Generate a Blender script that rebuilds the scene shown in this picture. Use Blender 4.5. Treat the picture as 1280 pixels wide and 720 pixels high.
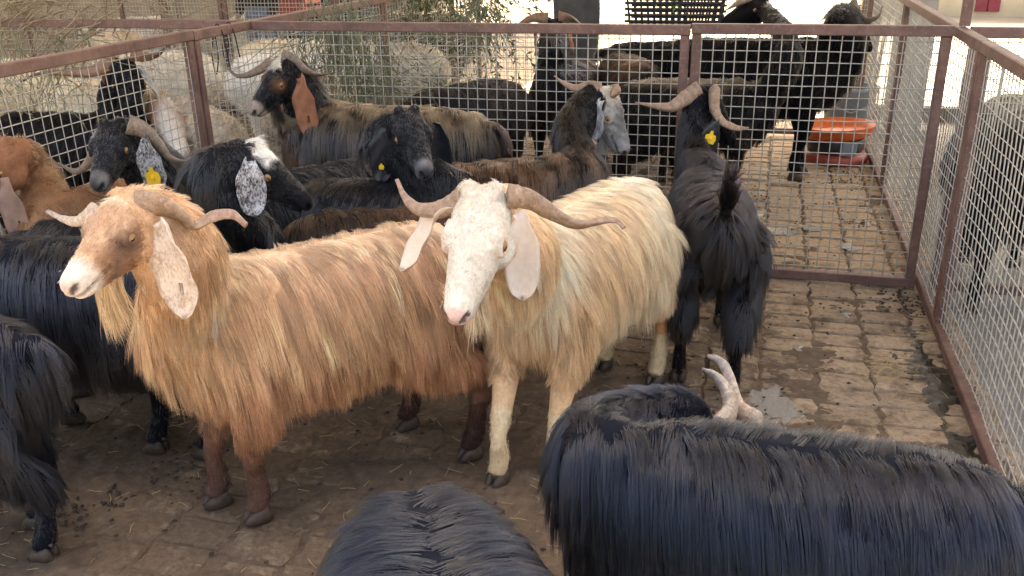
import bpy, bmesh, math, random
import numpy as np
from mathutils import Vector, Matrix, Euler
from mathutils.bvhtree import BVHTree

scene = bpy.context.scene
for o in list(bpy.data.objects):
    bpy.data.objects.remove(o)

# ------------------------------------------------------------------ camera
cam_data = bpy.data.cameras.new("camera")
cam = bpy.data.objects.new("camera", cam_data)
scene.collection.objects.link(cam)
scene.camera = cam
cam_data.sensor_width = 36.0
cam_data.lens = 36.0 * 1130.0 / 1280.0
cam_data.clip_start = 0.05
cam_data.clip_end = 400.0
PITCH, YAW, ROLL = math.radians(21.61), math.radians(-15.72), math.radians(-1.03)
fw = Vector((math.sin(YAW) * math.cos(PITCH), math.cos(YAW) * math.cos(PITCH), -math.sin(PITCH)))
rt = Vector((math.cos(YAW), -math.sin(YAW), 0))
up = rt.cross(fw)
rt2 = math.cos(ROLL) * rt + math.sin(ROLL) * up
up2 = -math.sin(ROLL) * rt + math.cos(ROLL) * up
mw = Matrix((rt2, up2, -fw)).transposed().to_4x4()
mw.translation = Vector((0, 0, 1.6))
cam.matrix_world = mw

# ------------------------------------------------------------------ daylight
SUN_EL, SUN_AZ = math.radians(62), math.radians(84)   # azimuth counted from +x towards +y
world = bpy.data.worlds.new("World")
scene.world = world
world.use_nodes = True
wn = world.node_tree.nodes
bg = wn["Background"]
sky = wn.new("ShaderNodeTexSky")
sky.sky_type = 'NISHITA'
sky.sun_disc = False
sky.sun_elevation = SUN_EL
sky.sun_rotation = math.radians(90) - SUN_AZ
world.node_tree.links.new(sky.outputs[0], bg.inputs[0])
sky.air_density = 1.0
sky.dust_density = 7.0
sky.ozone_density = 0.0
bg.inputs[1].default_value = 0.10
sun_data = bpy.data.lights.new("sun", 'SUN')
sun_data.energy = 3.5
sun_data.angle = math.radians(0.5)
sun_data.color = (1.0, 0.95, 0.86)
sun = bpy.data.objects.new("sun", sun_data)
scene.collection.objects.link(sun)
to_sun = Vector((math.cos(SUN_EL) * math.cos(SUN_AZ), math.cos(SUN_EL) * math.sin(SUN_AZ), math.sin(SUN_EL)))
sun.rotation_euler = to_sun.to_track_quat('Z', 'Y').to_euler()
scene.view_settings.view_transform = 'Standard'
scene.view_settings.look = 'None'
scene.view_settings.gamma = 1.0
scene.view_settings.exposure = 3.12
scene.view_settings.use_white_balance = True      # the phone's white balance for open shade
scene.view_settings.white_balance_temperature = 7700
scene.view_settings.white_balance_tint = 10
scene.cycles.max_bounces = 8
scene.cycles.diffuse_bounces = 5
scene.cycles.glossy_bounces = 3
scene.cycles.transmission_bounces = 5
scene.cycles.transparent_max_bounces = 8
scene.cycles.use_denoising = True
scene.cycles.sample_clamp_indirect = 6.0
scene.cycles_curves.shape = 'RIBBONS'

# ------------------------------------------------------------------ helpers
COL = scene.collection
RS = np.random.default_rng(11)
random.seed(5)


def link(o, parent=None):
    COL.objects.link(o)
    if parent is not None:
        o.parent = parent
    return o


def tag(o, label=None, cat=None, group=None, kind=None):
    if label: o['label'] = label
    if cat: o['category'] = cat
    if group: o['group'] = group
    if kind: o['kind'] = kind
    return o


def empty(name, loc=(0, 0, 0), rz=0.0, s=1.0):
    o = bpy.data.objects.new(name, None)
    o.empty_display_size = 0.1
    o.location = loc
    o.rotation_euler = (0, 0, rz)
    o.scale = (s, s, s)
    return link(o)


class MB:
    """collects shapes, builds one mesh object"""
    def __init__(self):
        self.v, self.f, self.n = [], [], 0

    def add(self, v, f):
        v = np.asarray(v, float)
        self.v.append(v)
        for q in f:
            self.f.append([i + self.n for i in q])
        self.n += len(v)

    def box(self, lo, hi, jit=0.0):
        x0, y0, z0 = lo; x1, y1, z1 = hi
        v = [(x0,y0,z0),(x1,y0,z0),(x1,y1,z0),(x0,y1,z0),(x0,y0,z1),(x1,y0,z1),(x1,y1,z1),(x0,y1,z1)]
        self.add(v, [(3,2,1,0),(4,5,6,7),(0,1,5,4),(1,2,6,5),(2,3,7,6),(3,0,4,7)])

    def tube(self, pts, r, n=6, ru=None, upv=(0, 0, 1), cap=True, power=1.0):
        v, f = loft(pts, r, ru, upv, n, cap)
        self.add(v, f)

    def build(self, name, mat, parent=None, smooth=True):
        me = bpy.data.meshes.new(name)
        me.from_pydata(np.concatenate(self.v).tolist(), [], self.f)
        if smooth:
            me.shade_smooth()
        if mat: me.materials.append(mat)
        return link(bpy.data.objects.new(name, me), parent)


def loft(pts, rs, ru=None, upv=(0, 0, 1), n=16, cap=True):
    """closed tube along pts; rs half width to the side, ru half height along 'up'"""
    pts = np.asarray(pts, float); m = len(pts)
    rs = np.broadcast_to(np.asarray(rs, float), (m,))
    ru = rs if ru is None else np.broadcast_to(np.asarray(ru, float), (m,))
    t = np.gradient(pts, axis=0)
    t /= np.linalg.norm(t, axis=1)[:, None] + 1e-12
    upv = np.asarray(upv, float)
    u = np.broadcast_to(upv, (m, 3)) - t * np.sum(t * upv, 1)[:, None]
    bad = np.linalg.norm(u, axis=1) < 0.08
    if bad.any():
        alt = np.array((1.0, 0.02, 0.0))
        u = np.where(bad[:, None], alt - t * (t @ alt)[:, None], u)
    u /= np.linalg.norm(u, axis=1)[:, None]
    s = np.cross(t, u)
    a = np.linspace(0, 2 * np.pi, n, endpoint=False)
    ring = pts[:, None] + s[:, None] * (rs[:, None] * np.cos(a))[..., None] + u[:, None] * (ru[:, None] * np.sin(a))[..., None]
    v = ring.reshape(-1, 3)
    f = []
    for i in range(m - 1):
        for j in range(n):
            k = (j + 1) % n
            f.append((i * n + j, i * n + k, (i + 1) * n + k, (i + 1) * n + j))
    if cap:
        v = np.vstack([v, pts[0] - t[0] * rs[0] * .3, pts[-1] + t[-1] * rs[-1] * .3])
        c0, c1 = m * n, m * n + 1
        for j in range(n):
            k = (j + 1) % n
            f.append((c0, k, j)); f.append((c1, (m - 1) * n + j, (m - 1) * n + k))
    return v, f


def catmull(P, n):
    P = np.asarray(P, float)
    if len(P) < 3:
        return P[0] + (P[-1] - P[0]) * np.linspace(0, 1, n)[:, None]
    Q = np.vstack([2 * P[0] - P[1], P, 2 * P[-1] - P[-2]])
    u = np.linspace(0, len(P) - 1 - 1e-9, n)
    i = u.astype(int); t = (u - i)[:, None]
    a, b, c, d = Q[i], Q[i + 1], Q[i + 2], Q[i + 3]
    return .5 * (2 * b + (c - a) * t + (2 * a - 5 * b + 4 * c - d) * t ** 2 + (3 * b - a - 3 * c + d) * t ** 3)


def unit(v):
    v = np.asarray(v, float)
    return v / (np.linalg.norm(v, axis=-1, keepdims=True) + 1e-12)


# ------------------------------------------------------------------ materials
def mat(name):
    m = bpy.data.materials.new(name)
    m.use_nodes = True
    nt = m.node_tree
    return m, nt, nt.nodes, nt.links, nt.nodes["Principled BSDF"]


def noise(nt, scale, detail=5, rough=.6, coord='Object', stretch=None):
    tc = nt.nodes.new("ShaderNodeTexCoord")
    n = nt.nodes.new("ShaderNodeTexNoise")
    n.inputs['Scale'].default_value = scale
    n.inputs['Detail'].default_value = detail
    n.inputs['Roughness'].default_value = rough
    src = tc.outputs[coord]
    if coord == 'World':
        pass
    if stretch:
        mp = nt.nodes.new("ShaderNodeMapping")
        mp.inputs['Scale'].default_value = stretch
        nt.links.new(src, mp.inputs[0]); src = mp.outputs[0]
    nt.links.new(src, n.inputs['Vector'])
    return n


def wnoise(nt, scale, detail=6, rough=.6, stretch=(1, 1, 1)):
    g = nt.nodes.new("ShaderNodeNewGeometry")
    mp = nt.nodes.new("ShaderNodeMapping")
    mp.inputs['Scale'].default_value = stretch
    nt.links.new(g.outputs['Position'], mp.inputs[0])
    n = nt.nodes.new("ShaderNodeTexNoise")
    n.inputs['Scale'].default_value = scale
    n.inputs['Detail'].default_value = detail
    n.inputs['Roughness'].default_value = rough
    nt.links.new(mp.outputs[0], n.inputs['Vector'])
    return n


def ramp(nt, src, stops):
    r = nt.nodes.new("ShaderNodeValToRGB")
    el = r.color_ramp.elements
    while len(el) < len(stops): el.new(.5)
    for e, (p, c) in zip(el, stops):
        e.position = p
        e.color = (*c, 1) if len(c) == 3 else c
    nt.links.new(src, r.inputs[0])
    return r


def mixc(nt, fac, a, b, mode='MIX'):
    m = nt.nodes.new("ShaderNodeMix")
    m.data_type = 'RGBA'; m.blend_type = mode
    for sock, val in ((m.inputs[0], fac), (m.inputs[6], a), (m.inputs[7], b)):
        if hasattr(val, 'is_output'): nt.links.new(val, sock)
        elif isinstance(val, (int, float)): sock.default_value = val
        else: sock.default_value = (*val, 1)
    return m.outputs[2]


def bump(nt, bsdf, height, strength=.3, dist=.01):
    b = nt.nodes.new("ShaderNodeBump")
    b.inputs['Strength'].default_value = strength
    b.inputs['Distance'].default_value = dist
    nt.links.new(height, b.inputs['Height'])
    nt.links.new(b.outputs[0], bsdf.inputs['Normal'])


def simple(name, base, rough=.7, var=.25, scale=20, bmp=.2, metal=0, dist=.004):
    m, nt, N, L, p = mat(name)
    n = noise(nt, scale)
    lo = tuple(c * (1 - var) for c in base); hi = tuple(min(1, c * (1 + var)) for c in base)
    r = ramp(nt, n.outputs[0], [(.3, lo), (.7, hi)])
    L.new(r.outputs[0], p.inputs['Base Color'])
    p.inputs['Roughness'].default_value = rough
    p.inputs['Metallic'].default_value = metal
    if bmp: bump(nt, p, n.outputs[0], bmp, dist)
    return m


def hair_material(name="goat_hair", ior_dark=1.5, matte_dark=.04):
    m = bpy.data.materials.new(name)
    m.use_nodes = True
    nt = m.node_tree
    nt.nodes.remove(nt.nodes["Principled BSDF"])
    out = nt.nodes["Material Output"]
    h = nt.nodes.new("ShaderNodeBsdfHairPrincipled")
    h.parametrization = 'COLOR'
    a = nt.nodes.new("ShaderNodeAttribute"); a.attribute_name = "col"
    hi = nt.nodes.new("ShaderNodeHairInfo")
    nt.links.new(a.outputs['Color'], h.inputs['Color'])
    h.inputs['Roughness'].default_value = .22
    h.inputs['Radial Roughness'].default_value = .5
    h.inputs['Coat'].default_value = 0.0
    h.inputs['IOR'].default_value = 1.32
    h.inputs['Random Roughness'].default_value = .3
    nt.links.new(hi.outputs['Random'], h.inputs['Random'])
    pr = nt.nodes.new("ShaderNodeBsdfPrincipled")
    pr.inputs['Roughness'].default_value = .55
    pr.inputs['Specular IOR Level'].default_value = .25
    nt.links.new(a.outputs['Color'], pr.inputs['Base Color'])
    mx = nt.nodes.new("ShaderNodeMixShader")
    bw = nt.nodes.new('ShaderNodeRGBToBW'); nt.links.new(a.outputs['Color'], bw.inputs[0])
    mr = nt.nodes.new('ShaderNodeMapRange'); nt.links.new(bw.outputs[0], mr.inputs[0])
    mr.inputs[1].default_value = .02; mr.inputs[2].default_value = .2; mr.inputs[3].default_value = matte_dark; mr.inputs[4].default_value = .55
    nt.links.new(mr.outputs[0], mx.inputs[0])
    ir = nt.nodes.new('ShaderNodeMapRange'); nt.links.new(bw.outputs[0], ir.inputs[0])
    ir.inputs[1].default_value = .02; ir.inputs[2].default_value = .2; ir.inputs[3].default_value = ior_dark; ir.inputs[4].default_value = 1.3
    nt.links.new(ir.outputs[0], h.inputs['IOR'])
    nt.links.new(h.outputs[0], mx.inputs[1]); nt.links.new(pr.outputs[0], mx.inputs[2])
    nt.links.new(mx.outputs[0], out.inputs[0])
    return m


def skin_material():
    m, nt, N, L, p = mat("goat_hide")
    a = N.new("ShaderNodeAttribute"); a.attribute_name = "col"
    n = noise(nt, 90, 4)
    n2 = noise(nt, 14, 4)
    r = ramp(nt, n.outputs[0], [(.25, (.72, .72, .72)), (.75, (1.15, 1.15, 1.15))])
    c = mixc(nt, 1.0, a.outputs['Color'], r.outputs[0], 'MULTIPLY')
    r2 = ramp(nt, n2.outputs[0], [(.3, (.85, .85, .85)), (.7, (1.1, 1.1, 1.1))])
    c = mixc(nt, 1.0, c, r2.outputs[0], 'MULTIPLY')
    L.new(c, p.inputs['Base Color'])
    p.inputs['Roughness'].default_value = .75
    p.inputs['Specular IOR Level'].default_value = .07
    p.inputs['Sheen Weight'].default_value = .02
    bump(nt, p, n.outputs[0], .35, .004)
    return m


def speckle(name, light, dark, lo, hi, scale=110, stretch=(1, 1, .45), rough=.6):
    m, nt, N, L, p = mat(name)
    n = noise(nt, scale, 3, .7, 'Object', stretch)
    n2 = noise(nt, 18, 4)
    add = N.new("ShaderNodeMath"); add.operation = 'MULTIPLY_ADD'
    L.new(n2.outputs[0], add.inputs[0]); add.inputs[1].default_value = .7
    L.new(n.outputs[0], add.inputs[2])
    r = ramp(nt, add.outputs[0], [(lo, dark), (hi, light)])
    L.new(r.outputs[0], p.inputs['Base Color'])
    p.inputs['Roughness'].default_value = rough
    bump(nt, p, n.outputs[0], .2, .003)
    return m


def horn_material(name, a, b, tipc):
    m, nt, N, L, p = mat(name)
    at = N.new("ShaderNodeAttribute"); at.attribute_name = "along"
    n = noise(nt, 40, 5, .7)
    w = N.new("ShaderNodeMath"); w.operation = 'MULTIPLY_ADD'
    L.new(at.outputs['Fac'], w.inputs[0]); w.inputs[1].default_value = 55
    nm = N.new("ShaderNodeMath"); nm.operation = 'MULTIPLY'; nm.inputs[1].default_value = 16
    L.new(n.outputs[0], nm.inputs[0]); L.new(nm.outputs[0], w.inputs[2])
    s = N.new("ShaderNodeMath"); s.operation = 'SINE'; L.new(w.outputs[0], s.inputs[0])
    r = ramp(nt, n.outputs[0], [(.3, a), (.7, b)])
    rt_ = ramp(nt, at.outputs['Fac'], [(.45, (0, 0, 0)), (1.0, (1, 1, 1))])
    c = mixc(nt, rt_.outputs[0], r.outputs[0], tipc)
    n9 = noise(nt, 130, 6, .75)
    dd = ramp(nt, n9.outputs[0], [(.35, (.6, .55, .5)), (.6, (1.05, 1.05, 1.05))])
    c = mixc(nt, .8, c, dd.outputs[0], 'MULTIPLY')
    rs_ = ramp(nt, s.outputs[0], [(.0, (.84, .82, .8)), (.5, (1, 1, 1))])
    c = mixc(nt, 1, c, rs_.outputs[0], 'MULTIPLY')
    L.new(c, p.inputs['Base Color'])
    p.inputs['Roughness'].default_value = .5
    bump(nt, p, s.outputs[0], .35, .003)
    return m


def rust_paint():
    m, nt, N, L, p = mat("rusty_brown_paint")
    n = wnoise(nt, 9, 8, .65)
    n2 = wnoise(nt, 60, 5, .7)
    c = ramp(nt, n.outputs[0], [(.25, (.085, .042, .034)), (.5, (.155, .082, .066)), (.72, (.22, .135, .105))])
    d = ramp(nt, n2.outputs[0], [(.55, (0, 0, 0)), (.78, (1, 1, 1))])
    cc = mixc(nt, d.outputs[0], c.outputs[0], (.27, .2, .16))
    L.new(cc, p.inputs['Base Color'])
    p.inputs['Roughness'].default_value = .62
    bump(nt, p, n2.outputs[0], .25, .002)
    return m


M = dict(
    hair=hair_material(), hair_dull=hair_material('dull_goat_hair', 1.22, .5), hide=skin_material(),
    rail=rust_paint(),
    wire=simple("galvanised_wire", (.42, .41, .37), .5, .3, 30, 0, .25),
    crumb=simple("straw_crumb", (.55, .40, .20), .8, .2, 30, 0),
    hoof=simple("hoof", (.055, .036, .024), .6, .4, 50, .3),
    eye=None,
    pupil=simple("pupil", (.004, .004, .004), .15, .1, 5, 0),
    tag=simple("yellow_tag", (.8, .5, .02), .45, .15, 40, .1),
    horn_tan=horn_material("horn_tan", (.26, .17, .115), (.44, .31, .22), (.34, .22, .17)),
    horn_grey=horn_material("horn_grey", (.16, .12, .09), (.30, .23, .17), (.14, .11, .09)),
    horn_pale=horn_material("horn_pale", (.40, .31, .24), (.60, .50, .41), (.30, .27, .25)),
    horn_brown=horn_material("horn_brown", (.20, .11, .07), (.33, .19, .12), (.06, .045, .04)),
    ear_white=speckle("ear_white_speckled", (.64, .55, .48), (.40, .28, .21), .66, .92, 170, (1, 1, .6)),
    ear_cream=simple("ear_cream", (.72, .60, .50), .75, .08, 60, .15),
    ear_brown=simple("ear_brown", (.30, .115, .055), .6, .22, 25, .2),
    ear_black=simple("ear_black", (.016, .017, .021), .38, .4, 40, .3),
    ear_frost=speckle("ear_black_frosted_white", (.60, .60, .61), (.022, .022, .028), .72, 1.02, 190, (1, 1, .45)),
    ear_pink=simple("ear_pinkish_brown", (.30, .19, .15), .6, .25, 22, .25),
    ear_grey=speckle("ear_grey_white", (.6, .58, .55), (.13, .12, .12), .62, .95, 60, (1, 1, .3)),
)
mm, nt, N, L, p = mat("amber_eye")
p.inputs['Base Color'].default_value = (.27, .14, .055, 1)
p.inputs['Roughness'].default_value = .12
M['eye'] = mm

# ------------------------------------------------------------------ ground, pavers, mud
XL, XR, YB = -2.60, 0.78, 4.30
from mathutils import noise as mno


def sheet(name, x0, y0, x1, y1, z, m, n=1):
    mb = MB()
    mb.add([(x0, y0, z), (x1, y0, z), (x1, y1, z), (x0, y1, z)], [(0, 1, 2, 3)])
    return tag(mb.build(name, m, None, False), kind='structure')


def ground_mat(name, a, b, c, s1, s2, rough=.9, bs=.4):
    m, nt, N, L, p = mat(name)
    n = wnoise(nt, s1, 8, .65); n2 = wnoise(nt, s2, 6, .7)
    r = ramp(nt, n.outputs[0], [(.3, a), (.55, b), (.75, c)])
    r2 = ramp(nt, n2.outputs[0], [(.3, (.72, .72, .72)), (.7, (1.1, 1.1, 1.1))])
    L.new(mixc(nt, 1, r.outputs[0], r2.outputs[0], 'MULTIPLY'), p.inputs['Base Color'])
    p.inputs['Roughness'].default_value = rough
    bump(nt, p, n2.outputs[0], bs, .01)
    return m


sheet('ground', -150, -60, 150, 240, -.075, ground_mat('dry_earth', (.26, .21, .15), (.36, .30, .22), (.44, .38, .29), 1.2, 25))
sheet('yard', .86, -2, 7, 8.6, -.03, ground_mat('grey_yard_concrete', (.15, .145, .135), (.23, .22, .205), (.30, .285, .26), 2.5, 40))
sheet('sunlit_paving', -2.2, 8.72, 14, 18, -.05, ground_mat('pale_paving', (.34, .31, .26), (.43, .40, .34), (.5, .47, .41), 1.5, 30))
sheet('left_pen_floor', -9, .2, -2.64, 8.6, -.03, ground_mat('straw_earth', (.10, .075, .05), (.19, .15, .10), (.29, .23, .15), 4, 60))
kb = MB(); kb.box((.9, 8.6, -.04), (9, 8.72, .09))
tag(kb.build('kerb', simple('kerb_concrete', (.12, .11, .10), .9), None, False), kind='structure')

# unseen slab, added to shade the pens and bounce light into them
shade_slab = MB(); shade_slab.box((-2.4, 2.6, 5.0), (10, 11.35, 5.06)); shade_slab.box((-16, 2.6, 5.0), (-2.404, 20, 5.06))
tag(shade_slab.build('overhead_slab', simple('white_bounce_sheet', (.58, .56, .52), .8), None, False), kind='structure')


def in_view(x, y, z=0):
    v = Vector((x, y, z)) - mw.translation
    d = v.dot(fw)
    if d < .3: return None
    u = v.dot(rt2) / d; w = v.dot(up2) / d
    if abs(u) < 640 / 1130 * 1.03 and abs(w) < 360 / 1130 * 1.04: return d
    return None


def paver_material():
    m, nt, N, L, p = mat("dirty_concrete_paver")
    oi = N.new("ShaderNodeObjectInfo")
    n = wnoise(nt, 7, 8, .68); n2 = wnoise(nt, 45, 6, .7); n3 = wnoise(nt, 2.1, 4, .6)
    base = ramp(nt, n2.outputs[0], [(.25, (.20, .14, .09)), (.5, (.37, .28, .195)), (.8, (.50, .405, .30))])
    tint = ramp(nt, oi.outputs['Random'], [(0, (.8, .78, .75)), (1, (1.12, 1.1, 1.06))])
    c = mixc(nt, 1, base.outputs[0], tint.outputs[0], 'MULTIPLY')
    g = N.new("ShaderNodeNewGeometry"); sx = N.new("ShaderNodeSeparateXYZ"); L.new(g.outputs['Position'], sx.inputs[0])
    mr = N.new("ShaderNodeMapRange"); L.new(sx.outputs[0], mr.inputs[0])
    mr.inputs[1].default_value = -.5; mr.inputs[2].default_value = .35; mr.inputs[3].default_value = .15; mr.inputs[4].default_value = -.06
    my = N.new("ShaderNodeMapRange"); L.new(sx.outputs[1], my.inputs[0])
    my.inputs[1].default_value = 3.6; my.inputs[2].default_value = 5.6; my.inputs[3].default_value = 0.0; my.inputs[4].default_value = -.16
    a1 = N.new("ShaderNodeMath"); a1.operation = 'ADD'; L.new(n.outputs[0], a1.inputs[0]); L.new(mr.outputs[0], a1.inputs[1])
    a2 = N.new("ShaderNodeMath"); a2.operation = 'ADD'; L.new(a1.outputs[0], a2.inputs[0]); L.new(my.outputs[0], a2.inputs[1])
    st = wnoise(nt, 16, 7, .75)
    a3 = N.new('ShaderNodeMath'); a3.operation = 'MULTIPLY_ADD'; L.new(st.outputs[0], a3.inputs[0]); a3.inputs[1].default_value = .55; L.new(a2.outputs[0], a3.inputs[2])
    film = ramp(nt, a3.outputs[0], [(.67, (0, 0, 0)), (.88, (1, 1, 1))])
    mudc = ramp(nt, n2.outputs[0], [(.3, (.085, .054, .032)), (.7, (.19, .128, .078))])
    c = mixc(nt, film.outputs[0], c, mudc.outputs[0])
    L.new(c, p.inputs['Base Color'])
    p.inputs['Roughness'].default_value = .8
    n5 = wnoise(nt, 28, 9, .75)
    bump(nt, p, n5.outputs[0], .9, .012)
    return m


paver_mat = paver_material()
PW, PH = .205, .130


def paver_mesh(seed):
    r = random.Random(seed)
    w, h = PW / 2 - .005, PH / 2 - .004
    zig = .013
    out = [(-w, -h), (-w * .35, -h), (w * .35, -h), (w, -h), (w + zig, -h * .1), (w, h), (w * .35, h), (-w * .3, h), (-w, h), (-w + zig, -h * .1)]
    out = [(x + r.uniform(-.004, .004), y + r.uniform(-.003, .003)) for x, y in out]
    n = len(out)
    v = [(x, y, -.06) for x, y in out] + [(x, y, -.009 + r.uniform(-.004, .002)) for x, y in out]
    v += [(x * .93 + r.uniform(-.003, .003), y * .90 + r.uniform(-.003, .003), r.uniform(-.003, .0015)) for x, y in out]
    v += [(r.uniform(-.01, .01), 0, .002)]
    f = []
    for k in (0, 1):
        for i in range(n):
            f.append((k * n + i, k * n + (i + 1) % n, (k + 1) * n + (i + 1) % n, (k + 1) * n + i))
    for i in range(n): f.append((2 * n + i, 2 * n + (i + 1) % n, 3 * n))
    return v, f


floor = MB()
floor.add([(XL - .02, .4, -.066), (.86, .4, -.066), (.86, 7.7, -.066), (XL - .02, 7.7, -.066)], [(0, 1, 2, 3)])
floor = tag(floor.build('floor', simple('bedding_sand', (.09, .065, .045), .95), None, False), kind='structure')
variants = []
for q in range(8):
    v, f = paver_mesh(q + 40)
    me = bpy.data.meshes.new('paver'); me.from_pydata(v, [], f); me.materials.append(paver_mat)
    variants.append((me, np.array(v), f))
spots = []
cx = XL + PW / 2; ci = 0
while cx < .84:
    y = .85 + PH / 2 + (ci % 2) * .02
    while y < 7.65:
        spots.append((cx, y)); y += PH
    cx += PW; ci += 1
near, rest = [], MB()
for x, y in spots:
    d = in_view(x, y)
    near.append((d if d else 50 + y, x, y))
near.sort()
rp = random.Random(9)
for i, (d, x, y) in enumerate(near):
    me, v, f = variants[rp.randrange(8)]
    rot = Euler((rp.gauss(0, .012), rp.gauss(0, .012), rp.gauss(0, .012) + (math.pi if rp.random() < .0 else 0)))
    loc = Vector((x + rp.gauss(0, .003), y + rp.gauss(0, .003), rp.gauss(-.001, .0035)))
    if i < 290:
        o = bpy.data.objects.new('paver', me); o.location = loc; o.rotation_euler = rot
        link(o, floor)
    elif d < 90:
        mt = np.array(rot.to_matrix())
        rest.add(v @ mt.T + np.array(loc), f)
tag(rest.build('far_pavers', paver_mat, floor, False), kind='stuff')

# mud pressed into the joints and spread over the stones
gx = np.arange(XL + .01, .85, .0115); gy = np.arange(.85, 7.65, .0155)
mud = MB(); V = []; wet = []
for y in gy:
    for x in gx:
        a = mno.fractal(Vector((x * 2.3, y * 2.3, 3.1)), 1.0, 2.0, 5)
        b = mno.fractal(Vector((x * 13, y * 13, 7.7)), .8, 2.0, 4)
        e = mno.noise(Vector((x * 60, y * 60, 1.7)))
        lft = max(0.0, min(1.0, (.25 - x) / .9)) * max(0, min(1, (4.6 - y) / 1.0))
        edge = max(0.0, 1 - abs(x - (.70 + .05 * a)) / .13) * max(0, min(1, (4.0 - y) * 3)) 
        z = -.0145 + .009 * b + .0045 * e + .010 * max(a, 0) * 2 + .011 * lft * (1 + .9 * a) + .016 * edge
        V.append((x, y, min(z, .016))); wet.append(min(1, edge * 1.6 + .15 * max(0, a)))
nx = len(gx); ny = len(gy)
Fm = [(j * nx + i, j * nx + i + 1, (j + 1) * nx + i + 1, (j + 1) * nx + i) for j in range(ny - 1) for i in range(nx - 1)]
mm, nt, N, L, p = mat("trodden_mud")
n = wnoise(nt, 30, 7, .7); n2 = wnoise(nt, 3, 5)
at = N.new("ShaderNodeAttribute"); at.attribute_name = "wet"
r = ramp(nt, n.outputs[0], [(.3, (.065, .043, .027)), (.6, (.145, .10, .065)), (.8, (.25, .185, .125))])
r2 = ramp(nt, n2.outputs[0], [(.35, (.75, .75, .75)), (.7, (1.25, 1.2, 1.15))])
c = mixc(nt, 1, r.outputs[0], r2.outputs[0], 'MULTIPLY')
c = mixc(nt, at.outputs['Fac'], c, (.012, .010, .008))
L.new(c, p.inputs['Base Color'])
rr = N.new("ShaderNodeMapRange"); L.new(at.outputs['Fac'], rr.inputs[0]); rr.inputs[3].default_value = .85; rr.inputs[4].default_value = .35
L.new(rr.outputs[0], p.inputs['Roughness'])
bump(nt, p, n.outputs[0], .6, .01)
mud.add(V, Fm)
mud = tag(mud.build('mud', mm, floor), kind='stuff')

a_ = mud.data.attributes.new('wet', 'FLOAT', 'POINT'); a_.data.foreach_set('value', np.array(wet, np.float32))

# wet patches
mp_, nt, N, L, p = mat("shallow_puddle")
p.inputs['Base Color'].default_value = (.16, .15, .14, 1); p.inputs['Roughness'].default_value = .2
p.inputs['Specular IOR Level'].default_value = 1.0
n = wnoise(nt, 40, 7, .75); bump(nt, p, n.outputs[0], .8, .008)


def puddle(cx, cy, rx, ry, seed):
    mb = MB(); q = 90; zz = .0036 + .0007 * (seed % 1.7); vs = [(cx, cy, zz)]
    for i in range(q):
        t = 2 * math.pi * i / q
        w = max(.25, 1 + .75 * mno.fractal(Vector((math.cos(t) * 1.2 + seed, math.sin(t) * 1.2, seed)), .5, 2.2, 6))
        vs.append((cx + rx * w * math.cos(t), cy + ry * w * math.sin(t), zz))
    mb.add(vs, [(0, 1 + i, 1 + (i + 1) % q) for i in range(q)])
    return tag(mb.build('puddle', mp_), kind='stuff')


for i, (x, y, rx, ry) in enumerate([(.11, 3.02, .06, .09), (.17, 2.96, .05, .07), (.10, 2.86, .05, .06), (.16, 2.80, .04, .05), (.12, 5.05, .10, .07), (.30, 5.15, .06, .05), (-.02, 5.35, .07, .08), (.5, 4.85, .05, .06)]):
    puddle(x, y, rx, ry, i * .23 + 1)
for i, (x, y) in enumerate([(.36, 2.62), (.42, 3.9), (.22, 3.5), (.05, 4.75), (.35, 5.6), (.62, 5.3)]):
    puddle(x, y, .028, .03, 3 + i * .31)

# ------------------------------------------------------------------ fences
def rail_bar(p0, p1, w, h, upv=(0, 0, 1)):
    """bar of chamfered box section between two points"""
    p0, p1 = np.array(p0, float), np.array(p1, float)
    t = unit(p1 - p0); u = np.array(upv, float); u = unit(u - t * (t @ u)); s = np.cross(t, u)
    c = .004
    sec = [(-w/2 + c, -h/2), (w/2 - c, -h/2), (w/2, -h/2 + c), (w/2, h/2 - c), (w/2 - c, h/2), (-w/2 + c, h/2), (-w/2, h/2 - c), (-w/2, -h/2 + c)]
    v = [p0 + s * a + u * b for a, b in sec] + [p1 + s * a + u * b for a, b in sec]
    f = [tuple(range(8))[::-1], tuple(range(8, 16))] + [(i, (i + 1) % 8, 8 + (i + 1) % 8, 8 + i) for i in range(8)]
    return v, f


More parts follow.
